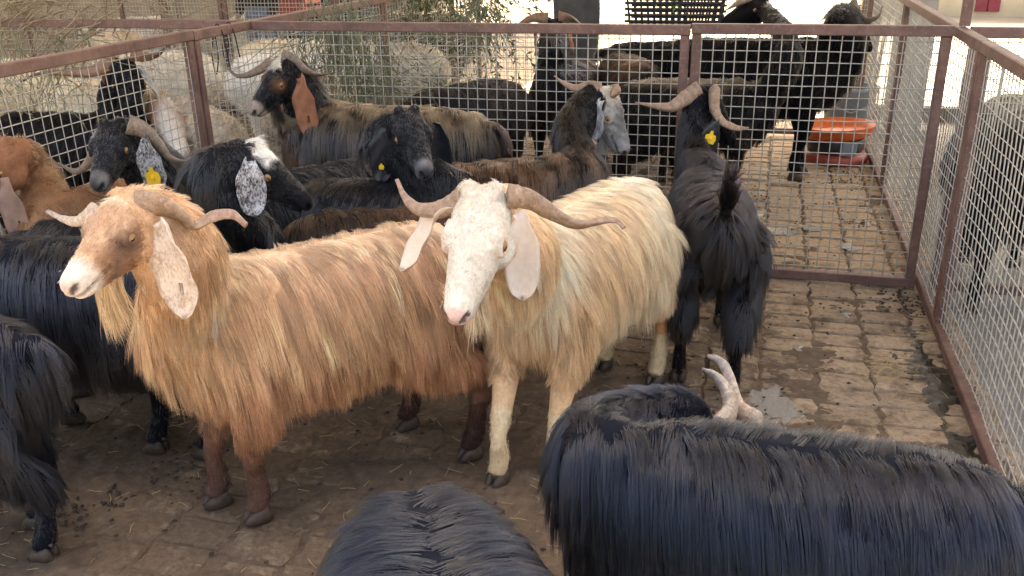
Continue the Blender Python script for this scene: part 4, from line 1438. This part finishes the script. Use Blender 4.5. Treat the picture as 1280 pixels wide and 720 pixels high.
# sheep in the left pens
SHP = 'pale sheep in the left pens'
def sheep(**kw):
    q = dict(dull=True, voxel=.014, guides=900, kids=9, hair_r=.0016, wool=True, fat=1.12, kind_name='sheep', cat='sheep', group=SHP, ear=dict(mat='ear_cream', len=.13, wid=.06))
    q.update(kw); return animal(q)
cr = ((.72, .62, .45), (.82, .74, .58), ((.55, .40, .28), (.72, .66, .58)))
tn = ((.50, .41, .30), (.62, .53, .40), ((.36, .2, .12), (.7, .64, .57)))
wh = ((.80, .75, .66), (.86, .83, .76), ((.6, .5, .4), (.75, .72, .66)))
sheep(seed=41, pos=(-3.95, 4.75), hdg=175, s=1.0, label='cream sheep at the left edge behind the black horned goat', color=wool_color(*cr, 1))
sheep(seed=42, pos=(-2.98, 4.35), hdg=-40, s=.92, label='tan sheep with a white and brown face lowered beside the fence post', head=((-3.041, 4.086, 0.793), (-2.788, 3.889, 0.603)), neck=[(-3.219, 4.222, 0.755)], color=wool_color(*tn, 2), short=400, ear=dict(mat='ear_brown', len=.14, wid=.06))
sheep(seed=43, pos=(-3.25, 5.9), hdg=200, s=1.05, label='white sheep with a bright woolly back left of the corner post', color=wool_color(*wh, 3))
sheep(seed=44, pos=(-2.72, 5.15), hdg=95, s=1.0, label='tan woolled sheep with its rump by the corner of the mesh', color=wool_color(*tn, 4))
sheep(seed=45, pos=(-2.75, 6.35), hdg=10, s=1.08, label='tall beige sheep seen behind the corner of the pen', color=wool_color((.5,.42,.31),(.62,.55,.44),cr[2], 5))
sheep(seed=46, pos=(-4.5, 6.1), hdg=30, s=1.0, label='grey white sheep half hidden under the dry branches', color=wool_color((.66,.60,.50),(.78,.73,.63),cr[2], 6))
sheep(seed=47, pos=(-3.9, 7.0), hdg=185, s=1.0, label='cream sheep standing farthest back in the left pen', color=wool_color(*cr, 7))

for i, (x, y, h_, lab) in enumerate(((-3.6, 9.4, 20, 'cream sheep far back between the two black goats'), (-5.6, 7.0, 100, 'beige sheep at the upper left edge under the dry branches'), (-5.2, 8.9, 170, 'pale sheep far back above the dry branches'), (-6.4, 8.4, 40, 'grey cream sheep at the far upper left corner'), (-5.1, 5.2, 70, 'beige sheep seen through the left mesh below the branches'))):
    sheep(seed=50 + i, pos=(x, y), hdg=h_, s=1.05, guides=500, label=lab, color=wool_color(*(cr, tn, cr, wh, cr)[i], 11 + i))
beyond(seed=60, pos=(-5.0, 9.9), hdg=200, s=1.15, label='black goat far back above the left rail, left of the brown post', color=black_coat((.004,.0042,.005), .05), guides=400)

# ------------------------------------------------------------------ things around the pens
M['concrete'] = simple("column_concrete", (.36, .34, .31), .9, .15, 12, .4)
M['wood'] = simple("weathered_pole", (.26, .20, .14), .85, .25, 15, .4)
M['orange'] = simple("orange_plastic", (.62, .13, .03), .45, .12, 12, .1)
M['redpl'] = simple("red_plastic", (.32, .055, .035), .5, .2, 12, .1)
M['darkpl'] = simple("black_plastic", (.02, .02, .021), .45, .3, 12, .1)
M['bluegrey'] = simple("blue_grey_plastic", (.22, .26, .29), .5, .12, 12, .1)
M['tarp'] = simple("grey_tarpaulin", (.085, .083, .08), .7, .3, 9, .4)
M['twig'] = simple("dry_twig", (.30, .24, .155), .85, .35, 30, .2)
M['greytwig'] = simple("grey_green_straw", (.17, .18, .11), .8, .4, 20, 0)
M['leaf'] = simple("olive_leaf", (.075, .095, .035), .5, .45, 12, 0)
M['straw'] = simple("straw", (.42, .32, .16), .75, .3, 20, 0)
M['dung'] = simple("dung", (.028, .019, .013), .7, .4, 30, 0)
M['denim'] = simple("denim", (.13, .19, .30), .9, .25, 40, .3)
M['navy'] = simple("navy_trousers", (.022, .030, .055), .9, .25, 40, .3)
M['skin'] = simple("skin", (.42, .25, .17), .6, .1, 30, .1)
M['jacket'] = simple("dark_jacket", (.02, .02, .022), .9, .3, 30, .3)
M['cream'] = simple("cream_wall", (.52, .44, .31), .9, .12, 3, .3)
M['maroon'] = simple("maroon_paint", (.22, .03, .045), .6, .2, 8, .1)

t = tag(empty('concrete_column', (1.10, 8.0, 0)), 'square grey concrete column outside the right fence', 'column')
mb = MB(); mb.add(*rail_bar((0, 0, -.04), (0, 0, 4.99), .27, .27, (0, 1, 0))); mb.build('shaft', M['concrete'], t, False)
mb = MB(); mb.box((-.19, -.19, -.05), (.19, -.137, .05)); mb.box((-.19, .137, -.05), (.19, .19, .05)); mb.box((-.19, -.137, -.05), (-.137, .137, .05)); mb.box((.137, -.137, -.05), (.19, .137, .05)); mb.build('footing', M['concrete'], t, False)

for (a, b, lab) in ((((0.679, 7.900, 0.096)), ((0.701, 7.900, 0.860)), 'thin weathered pole leaning behind the big black goat'), (((0.808, 8.150, 0.120)), ((0.813, 8.150, 0.900)), 'darker pole standing beside the concrete column')):
    root = empty('wooden_pole', (a[0], a[1], 0)); tag(root, lab, 'pole')
    mb = MB(); dx = (b[0] - a[0]) / max(.2, (b[2] - a[2])); zt = 1.7
    mb.tube([(0 - dx * a[2], 0, -.05), (dx * (zt - a[2]) * .5 + .004, 0, zt / 2), (dx * (zt - a[2]), 0, zt)], [.034, .031, .027], 8)
    mb.build('shaft', M['wood'], root)


def lathe(prof, n=28):
    v, f = [], []
    for r_, z in prof:
        for i in range(n):
            a = 2 * math.pi * i / n
            v.append((r_ * math.cos(a), r_ * math.sin(a), z))
    m = len(prof)
    for k in range(m - 1):
        for i in range(n):
            f.append((k * n + i, k * n + (i + 1) % n, (k + 1) * n + (i + 1) % n, (k + 1) * n + i))
    f.append(tuple(range(n))[::-1]); f.append(tuple((m - 1) * n + i for i in range(n)))
    return np.array(v), f


tub = tag(empty('feed_tub', (.52, 6.86, 0)), 'round feed tub with a wide orange rim and a red base ring', 'tub')
mb = MB(); v, f = lathe([(.185, .075), (.19, .08), (.20, .17), (.195, .175), (.16, .175), (.155, .10)])
mb.add(v, f); mb.build('bucket', M['darkpl'], tub)
mb = MB(); v, f = lathe([(.225, .002), (.235, .012), (.225, .055), (.205, .072), (.19, .073)]); mb.add(v, f); mb.build('base_ring', M['redpl'], tub)
mb = MB(); v, f = lathe([(.19, .18), (.22, .182), (.24, .205), (.26, .255), (.265, .262), (.257, .266), (.23, .22), (.20, .20)])
v[:, 2] += v[:, 0] * .05; mb.add(v, f); mb.build('rim', M['orange'], tub)
mb = MB(); mb.add(*rail_bar((.08, -.203, .08), (.085, -.207, .17), .10, .02, (0, 1, 0))); mb.build('side_plate', M['bluegrey'], tub, False)

binp = (0.662, 7.750, 0.060)
t = tag(empty('plastic_bin', (binp[0], binp[1], 0)), 'blue grey plastic bin with a raised rim under the goat', 'bin')
mb = MB(); v, f = lathe([(.15, -.03), (.175, .0), (.20, .36), (.215, .37), (.215, .40), (.19, .40), (.165, .05)]); mb.add(v, f); mb.build('body', M['bluegrey'], t)
mb = MB(); mb.tube([(-.21, 0, .36), (-.2, -.1, .28), (0, -.225, .22), (.2, -.1, .28), (.21, 0, .36)], .006, 6); mb.build('handle', M['wire'], t)

# perforated crate of greens on the far cross fence
a, b = (-1.071, 7.580, 0.887), (-0.361, 7.580, 1.050)
t = tag(empty('plastic_crate', (a[0], 7.58, a[2])), 'black perforated plastic crate with greens inside, on the far fence', 'crate')
W_, H_ = b[0] - a[0], b[2] - a[2] + .06
for nm, y0 in (('front_grid', -.004), ('back_grid', -.36)):
    mb = MB()
    for i in range(15):
        x = W_ * i / 14; sl = .05 * (.5 - i / 14)
        mb.add(*rail_bar((x + sl, y0, .004), (x - sl * .2, y0, H_), .018, .008, (0, 1, 0)))
    for j in range(6):
        z = H_ * j / 5
        mb.add(*rail_bar((-.02, y0 - .009, z), (W_ + .02, y0 - .009, z), .008, .02))
    mb.build(nm, M['darkpl'], t, False)
mb = MB(); mb.box((-.03, -.38, H_ + .012), (W_ + .03, -.37, H_ + .05)); mb.box((-.03, -.02, H_ + .012), (W_ + .03, .008, H_ + .05)); mb.box((-.03, -.369, H_ + .012), (.0, -.021, H_ + .05)); mb.box((W_, -.369, H_ + .012), (W_ + .03, -.021, H_ + .05))
mb.build('rim', M['darkpl'], t, False)
mb = MB(); mb.box((.0, -.34, -.012), (W_, -.03, -.003)); mb.build('bottom', M['darkpl'], t, False)


def leaf_quads(mb, pts, dirs, ln, wd, rng):
    n = len(pts)
    d = unit(dirs); s = unit(np.cross(d, rng.normal(size=(n, 3))))
    nn = np.cross(d, s)
    ln = ln * rng.uniform(.6, 1.3, n)[:, None]; wd = wd * rng.uniform(.7, 1.2, n)[:, None]
    q = np.stack([pts, pts + d * ln * .5 + s * wd * .5 + nn * ln * .04, pts + d * ln, pts + d * ln * .5 - s * wd * .5 + nn * ln * .04], 1)
    mb.add(q.reshape(-1, 3), [(4 * i, 4 * i + 1, 4 * i + 2, 4 * i + 3) for i in range(n)])


def branch(name, label, cat, base, hang, n_twig, spread, length, leaf_n, rng, lmat, tmat, leaf=(.05, .014), group=None, tw=.003):
    root = tag(empty(name, tuple(base)), label, cat, group)
    hang = unit(np.array(hang, float))
    tb, lb = MB(), MB()
    for i in range(n_twig):
        p0 = rng.normal(0, 1, 3) * np.array(spread)
        d = unit(hang + rng.normal(0, .45, 3)); pts = [p0]
        L = length * rng.uniform(.5, 1.15)
        for k in range(6):
            d = unit(d + rng.normal(0, .22, 3) + np.array([0, 0, -.07]))
            pts.append(pts[-1] + d * L / 6)
        pts = np.array(pts)
        tb.tube(pts, np.linspace(tw, tw * .35, 7), 4, cap=False)
        if leaf_n:
            m = leaf_n
            u = rng.uniform(.1, 1, m) * 6; ii = np.minimum(u.astype(int), 5); fr = (u - ii)[:, None]
            c = pts[ii] * (1 - fr) + pts[ii + 1] * fr
            leaf_quads(lb, c, unit(pts[ii + 1] - pts[ii]) + rng.normal(0, .7, (m, 3)), leaf[0], leaf[1], rng)
    tag(tb.build('twig', tmat, root), kind='stuff')
    if leaf_n: tag(lb.build('leaves', lmat, root, False), kind='stuff')
    return root


rng = np.random.default_rng(77)
base = (-0.743, 7.400, 1.109)
branch('cut_greens', 'fresh green leaves heaped in the black crate', 'leaves', base, (0, 0, 1), 40, (.2, .08, .03), .16, 16, rng, simple("fresh_leaf", (.14, .23, .05), .5, .3, 12, 0), M['twig'], (.05, .02))
base = (-2.297, 6.600, 1.377)
branch('leafy_branch', 'dense olive green branch hanging over the back mesh', 'branch', base, (.05, 0, -1), 60, (.22, .15, .1), 1.0, 34, rng, M['leaf'], M['twig'], (.055, .016), 'leafy branches hung as fodder')
base = (-2.802, 7.000, 1.307)
branch('leafy_branch', 'thin leafy branch hanging left of the dense one', 'branch', base, (0, 0, -1), 28, (.12, .1, .1), 1.0, 30, rng, M['leaf'], M['twig'], (.05, .014), 'leafy branches hung as fodder')
base = (-2.217, 5.600, 0.438)
branch('leafy_branch', 'leafy branch lying low behind the grey saddle', 'branch', base, (.4, 0, .5), 50, (.25, .15, .08), .42, 22, rng, M['leaf'], M['greytwig'], (.045, .012), 'leafy branches hung as fodder')
base = (-1.587, 5.050, 1.204)
branch('hay_tuft', 'loose hay tuft caught on the rail above the black goat', 'hay', base, (.25, -.2, -1), 110, (.05, .05, .05), .36, 0, rng, M['straw'], M['greytwig'], tw=.003)
base = (-2.288, 4.750, 1.089)
branch('hay_bundle', 'grey green bundle of dry stalks hanging behind the mesh', 'hay', base, (.0, 0, -1), 190, (.13, .10, .12), .62, 0, rng, M['straw'], M['greytwig'], tw=.0035)
base = (-2.227, 5.000, 0.673)
branch('hay_bundle', 'tangled dry stalks lying behind the saddle backed goat', 'hay', base, (.7, 0, -.15), 110, (.2, .15, .12), .45, 0, rng, M['straw'], M['greytwig'], tw=.003)
base = (-3.832, 4.350, 1.224)
branch('dry_branches', 'thorny dry branches piled over the upper left fence', 'branches', base, (-.5, -.1, -.25), 105, (.26, .12, .10), .75, 2, rng, M['straw'], M['twig'], (.03, .006), tw=.0045)
base = (-3.507, 4.600, 1.232)
branch('dry_branches', 'bare dry twigs sticking out right of the thorny pile', 'branches', base, (.5, 0, .0), 26, (.15, .1, .07), .6, 0, rng, M['straw'], M['twig'], tw=.004)
base = (-3.759, 4.000, 1.028)
branch('dry_branches', 'grey dry twigs drooping to the sheep at the left edge', 'branches', base, (.3, 0, -.4), 45, (.3, .15, .08), .45, 3, rng, M['straw'], M['greytwig'], (.03, .006), tw=.003)

# string looped on the left rail by the corner
for (px_, lab) in ((0, 'thin dark cord knotted round the left rail, longer loop'), (1, 'thin dark cord knotted round the left rail, shorter loop')):
    zt = 1.16; y0 = 4.02 + .1 * px_
    mb = MB()
    dz = .20 - .05 * px_
    mb.tube(catmull([(XL - .026, y0, zt), (XL - .03, y0 - .03, zt - dz * .6), (XL - .028, y0 - .015, zt - dz), (XL - .026, y0 + .02, zt - dz * .5), (XL - .026, y0 + .01, zt), (XL, y0 + .005, 1.197), (XL + .027, y0, zt - .02), (XL + .03, y0 + .02, zt - dz * .9)], 40), .0035, 5)
    o = mb.build('cord', M['jacket']); tag(o, lab, 'cord', 'cords tied to the left rail')

# grey sheet hung on the far cross fence
a, b = (-1.753, 7.600, 1.108), (-1.363, 7.600, 0.870)
mb = MB(); nu, nv_ = 14, 12; V = []
for th in (0, .012):
    for j in range(nv_):
        for i in range(nu):
            u, w = i / (nu - 1), j / (nv_ - 1)
            V.append((a[0] + (b[0] - a[0]) * u + .02 * math.sin(w * 4), 7.57 - th + .03 * math.sin(u * 9 + w * 2), 1.22 - .75 * w - .03 * math.sin(u * 3.1)))
F_ = []
for k in (0, 1):
    o_ = k * nu * nv_
    for j in range(nv_ - 1):
        for i in range(nu - 1):
            q = (o_ + j * nu + i, o_ + j * nu + i + 1, o_ + (j + 1) * nu + i + 1, o_ + (j + 1) * nu + i)
            F_.append(q if k else q[::-1])
mb.add(V, F_); o = mb.build('tarpaulin', M['tarp']); tag(o, 'dark grey sheet hanging on the far fence above the arched horns', 'tarpaulin')

# red crates far left
for i in range(3):
    a = (-5.226, 9.300, 0.812)
    t = tag(empty('plastic_crate', (a[0] + .05 * i, 9.3 + .02 * i, -.05 + .34 * i)), ['red crate at the bottom of the far stack', 'red crate in the middle of the far stack', 'red crate on top of the far stack beside blue jeans'][i], 'crate', 'red crates stacked far back')
    for nm, y0 in (('front_side', -.2), ('back_side', .2)):
        mb = MB()
        for j in range(4): mb.box((-.3, y0 - .01, .01 + .085 * j), (.3, y0 + .01, .06 + .085 * j))
        for j in range(6): mb.box((-.297 + .114 * j, y0 - .0125, .003), (-.272 + .114 * j, y0 + .0125, .325))
        mb.build(nm, M['redpl'], t, False)
    for x0 in (-.3, .3):
        mb = MB()
        for j in range(4): mb.box((x0 - .01, -.187, .01 + .085 * j), (x0 + .01, .187, .06 + .085 * j))
        mb.build('end_side', M['redpl'], t, False)
    mb = MB(); mb.box((-.285, -.185, .012), (.285, .185, .024)); mb.build('bottom', M['redpl'], t, False)

# low sunlit wall and maroon shutters far right
x0, x1 = ((3.389, 19.500, -0.066))[0], ((5.225, 19.500, -0.054))[0]
t = tag(empty('low_building', ((x0 + x1) / 2, 19.5, 0)), 'sunlit cream building with maroon doors at the top right corner', 'building')
hw = (x1 - x0) / 2 + 1.5
mb = MB(); mb.box((-hw, 0, -.08), (hw, 3, 3.2)); mb.build('wall', M['cream'], t, False)
for xq in (((3.800, 19.400, -0.055))[0], ((4.005, 19.400, -0.054))[0]):
    xx = xq - (x0 + x1) / 2
    mb = MB(); mb.box((xx - .11, -.035, .02), (xx + .11, -.004, 2.1)); d_ = mb.build('door', M['maroon'], t, False)
    mb = MB(); mb.box((xx + .06, -.06, .95), (xx + .085, -.038, 1.1)); mb.build('handle', M['wire'], d_, False)
mb = MB(); mb.box((-hw - .2, -.3, 3.203), (hw + .2, 3.2, 3.4)); mb.build('overhead_slab', M['concrete'], t, False)  # roof of the building


# ------------------------------------------------------------------ two people beyond the pens, seen from the thighs down
def person(pos, rz, label, trouser, s=1.0, seed=0):
    root = empty('person', (pos[0], pos[1], -.05), rz, s)
    tag(root, label, 'person')
    vs, fs, off = [], [], 0
    def put(vf):
        nonlocal off
        v, f = vf
        vs.append(v); fs.extend([[i + off for i in q] for q in f]); off += len(v)
    Y = (0, 1, 0)
    put(loft([(0, 0, .86), (0, 0, .95), (0, .01, 1.08), (0, .0, 1.25), (0, .0, 1.40), (0, 0, 1.46)], [.15, .165, .145, .17, .185, .12], [.10, .11, .10, .115, .11, .08], Y, 18))
    put(loft([(0, 0, 1.42), (0, .01, 1.52), (0, .02, 1.58)], [.07, .055, .055], [.065, .055, .055], Y, 12))
    put(loft([(0, .03, 1.52), (0, .03, 1.58), (0, .02, 1.66), (0, .01, 1.73), (0, .0, 1.755)], [.035, .062, .075, .062, .03], [.05, .085, .097, .085, .04], Y, 16))
    put(loft([(0, .11, 1.64), (0, .135, 1.615), (0, .12, 1.60)], [.012, .016, .012], None, Y, 6))
    for sg in (-1, 1):
        put(loft([(sg * .085, 0, .92), (sg * .095, .01, .70), (sg * .10, .015, .50), (sg * .10, -.01, .30), (sg * .10, -.01, .09)], [.095, .082, .062, .056, .04], [.105, .09, .066, .064, .045], Y, 14))
        put(loft([(sg * .10, -.05, .05), (sg * .102, .03, .045), (sg * .108, .14, .03), (sg * .11, .18, .025)], [.036, .042, .044, .022], [.045, .045, .03, .02], (0, 0, 1), 10))
        put(loft([(sg * .17, 0, 1.40), (sg * .22, .0, 1.30), (sg * .25, .0, 1.12), (sg * .25, .06, .95), (sg * .245, .10, .87)], [.06, .052, .042, .034, .026], None, Y, 12))
        put(loft([(sg * .245, .10, .88), (sg * .245, .115, .83), (sg * .243, .125, .785)], [.022, .026, .020], [.03, .04, .034], Y, 8))
        for k in range(4):
            put(loft([(sg * .243, .095 + .02 * k, .79), (sg * .24, .10 + .021 * k, .75 - .004 * (k % 2)), (sg * .232, .10 + .021 * k, .715 - .005 * (k in (1, 2)))], [.0085, .008, .006], None, Y, 6))
        put(loft([(sg * .238, .145, .83), (sg * .225, .165, .79), (sg * .22, .168, .76)], [.011, .009, .007], None, Y, 6))
    me = remesh(np.concatenate(vs), fs, .011, 3)
    me.name = 'body'; me.materials.clear(); me.materials.append(M['skin']); me.shade_smooth()
    link(bpy.data.objects.new('body', me), root)
    def cloth(name, parts, m_):
        nonlocal vs, fs, off
        vs, fs, off = [], [], 0
        for q in parts: put(q)
        me = remesh(np.concatenate(vs), fs, .012, 3); me.name = name
        me.materials.clear(); me.materials.append(m_); me.shade_smooth()
        link(bpy.data.objects.new(name, me), root)
    cloth('trousers', [loft([(0, 0, .82), (0, 0, .93), (0, .008, 1.05)], [.165, .182, .165], [.118, .125, .118], Y, 18)] +
          [loft([(sg * .088, 0, .90), (sg * .098, .01, .70), (sg * .102, .015, .50), (sg * .102, -.006, .30), (sg * .102, -.008, .10)], [.108, .10, .082, .08, .078], [.118, .108, .088, .088, .085], Y, 14) for sg in (-1, 1)], trouser)
    cloth('jacket', [loft([(0, 0, .98), (0, .01, 1.1), (0, .0, 1.26), (0, .0, 1.41), (0, 0, 1.475)], [.185, .175, .195, .205, .10], [.135, .13, .14, .13, .085], Y, 18)] +
          [loft([(sg * .17, 0, 1.41), (sg * .22, .0, 1.30), (sg * .25, .0, 1.12), (sg * .25, .06, .95), (sg * .247, .085, .90)], [.078, .068, .058, .05, .046], None, Y, 12) for sg in (-1, 1)], M['jacket'])
    put2 = MB()
    th = np.linspace(0, 2 * np.pi, 17)[:-1]
    put2.tube([(0, .0, 1.66), (0, -.005, 1.72), (0, -.008, 1.765), (0, -.008, 1.78)], np.array([.081, .074, .045, .01]), 16, ru=np.array([.104, .096, .06, .015]), upv=Y)
    put2.build('hair', M['jacket'], root)
    for sg in (-1, 1):
        sh = MB(); sh.tube([(sg * .10, -.075, .045), (sg * .102, .03, .05), (sg * .108, .14, .036), (sg * .11, .20, .026)], np.array([.045, .052, .054, .03]), 12, ru=np.array([.05, .052, .036, .022]), upv=(0, 0, 1)); sh.build('shoe', M['darkpl'], root)


q = (-4.999, 8.550, 0.906); person(q, math.radians(160), 'person in light blue jeans standing behind the far black goat', M['denim'], 1.0)
q = (-3.882, 8.350, 0.552); person(q, math.radians(200), 'person in dark navy trousers standing behind the hay bundle', M['navy'], 1.0)

# ------------------------------------------------------------------ straw, droppings, bits
rng = np.random.default_rng(5)
mb = MB()
n = 1300
X = rng.uniform(XL, .75, n); Yv = rng.uniform(1.2, 6.8, n)
for i in range(n):
    l = rng.uniform(.015, .06); a = rng.uniform(0, 6.28); z = .014 + rng.uniform(0, .006)
    d_ = np.array([math.cos(a), math.sin(a), rng.uniform(-.08, .12)]) * l / 2; c_ = np.array([X[i], Yv[i], z])
    mb.tube([c_ - d_, c_ + d_ * .1 + rng.normal(0, .003, 3) * (1, 1, 0), c_ + d_], .0011, 3, cap=False)
for cx_, cy_, m_ in ((.55, 3.35, 50), (.76, 3.72, 25), (-1.9, 2.4, 25)):
    for i in range(m_):
        l = rng.uniform(.03, .10); a = rng.normal(.5, .7); c_ = np.array([cx_ + rng.normal(0, .06), cy_ + rng.normal(0, .05), .016 + rng.uniform(0, .012)])
        d_ = np.array([math.cos(a), math.sin(a), rng.uniform(-.05, .1)]) * l / 2
        mb.tube([c_ - d_, c_, c_ + d_], .0012, 3, cap=False)
tag(mb.build('straw', M['straw']), kind='stuff')
mb = MB()
n = 2600
X = rng.uniform(XL, .76, n); Yv = rng.uniform(1.2, 6.8, n)
cl = rng.random(n) < .6
cxs = rng.uniform(XL, .76, 40); cys = rng.uniform(1.3, 6.6, 40); pick = rng.integers(0, 40, n)
X = np.where(cl, cxs[pick] + rng.normal(0, .07, n), X); Yv = np.where(cl, cys[pick] + rng.normal(0, .06, n), Yv)
X = np.clip(X, XL + .03, .75)
oc = np.array([(1, 0, 0), (-1, 0, 0), (0, 1, 0), (0, -1, 0), (0, 0, 1), (0, 0, -1), (.62, .62, .4), (-.62, .62, .4), (.62, -.62, .4), (-.62, -.62, .4)])
hf = [(4, 6, 7), (4, 7, 9), (4, 9, 8), (4, 8, 6), (0, 2, 6), (2, 7, 6), (2, 1, 7), (1, 9, 7), (1, 3, 9), (3, 8, 9), (3, 0, 8), (0, 6, 8)]
for i in range(n):
    r_ = rng.uniform(.004, .008); a = rng.uniform(0, 6.28)
    v = oc * np.array([r_ * 1.35, r_, r_ * .9]); c_, s_ = math.cos(a), math.sin(a)
    v = v @ np.array([[c_, s_, 0], [-s_, c_, 0], [0, 0, 1]]) + np.array([X[i], Yv[i], .010])
    mb.add(v, hf)
tag(mb.build('droppings', M['dung']), kind='stuff')

# stone wall and posts far back on the left, in the shade
M['stone'] = simple("tan_rubble", (.30, .25, .18), .95, .3, 5, .6)
mb = MB(); mb.box((-16, 12.2, -.08), (-4.4, 12.5, 2.4))
o = mb.build('stone_wall', M['stone'], None, False); tag(o, 'long tan wall in shade behind the far left pens', 'wall')
for q, m_, lab in (((-5.874, 8.200, 0.914), M['rail'], 'orange brown upright post above the left rail'), ((-5.898, 8.500, 0.890), M['wood'], 'yellowish wooden post between the far black goats')):
    t = tag(empty('upright_post', (q[0], q[1], 0)), lab, 'post')
    mb = MB(); mb.add(*rail_bar((0, 0, -.05), (0, 0, 2.2), .075, .075, (0, 1, 0))); mb.build('shaft', m_, t, False)
    mb = MB(); mb.box((-.05, -.05, 2.203), (.05, .05, 2.23)); mb.build('cap', m_, t, False)
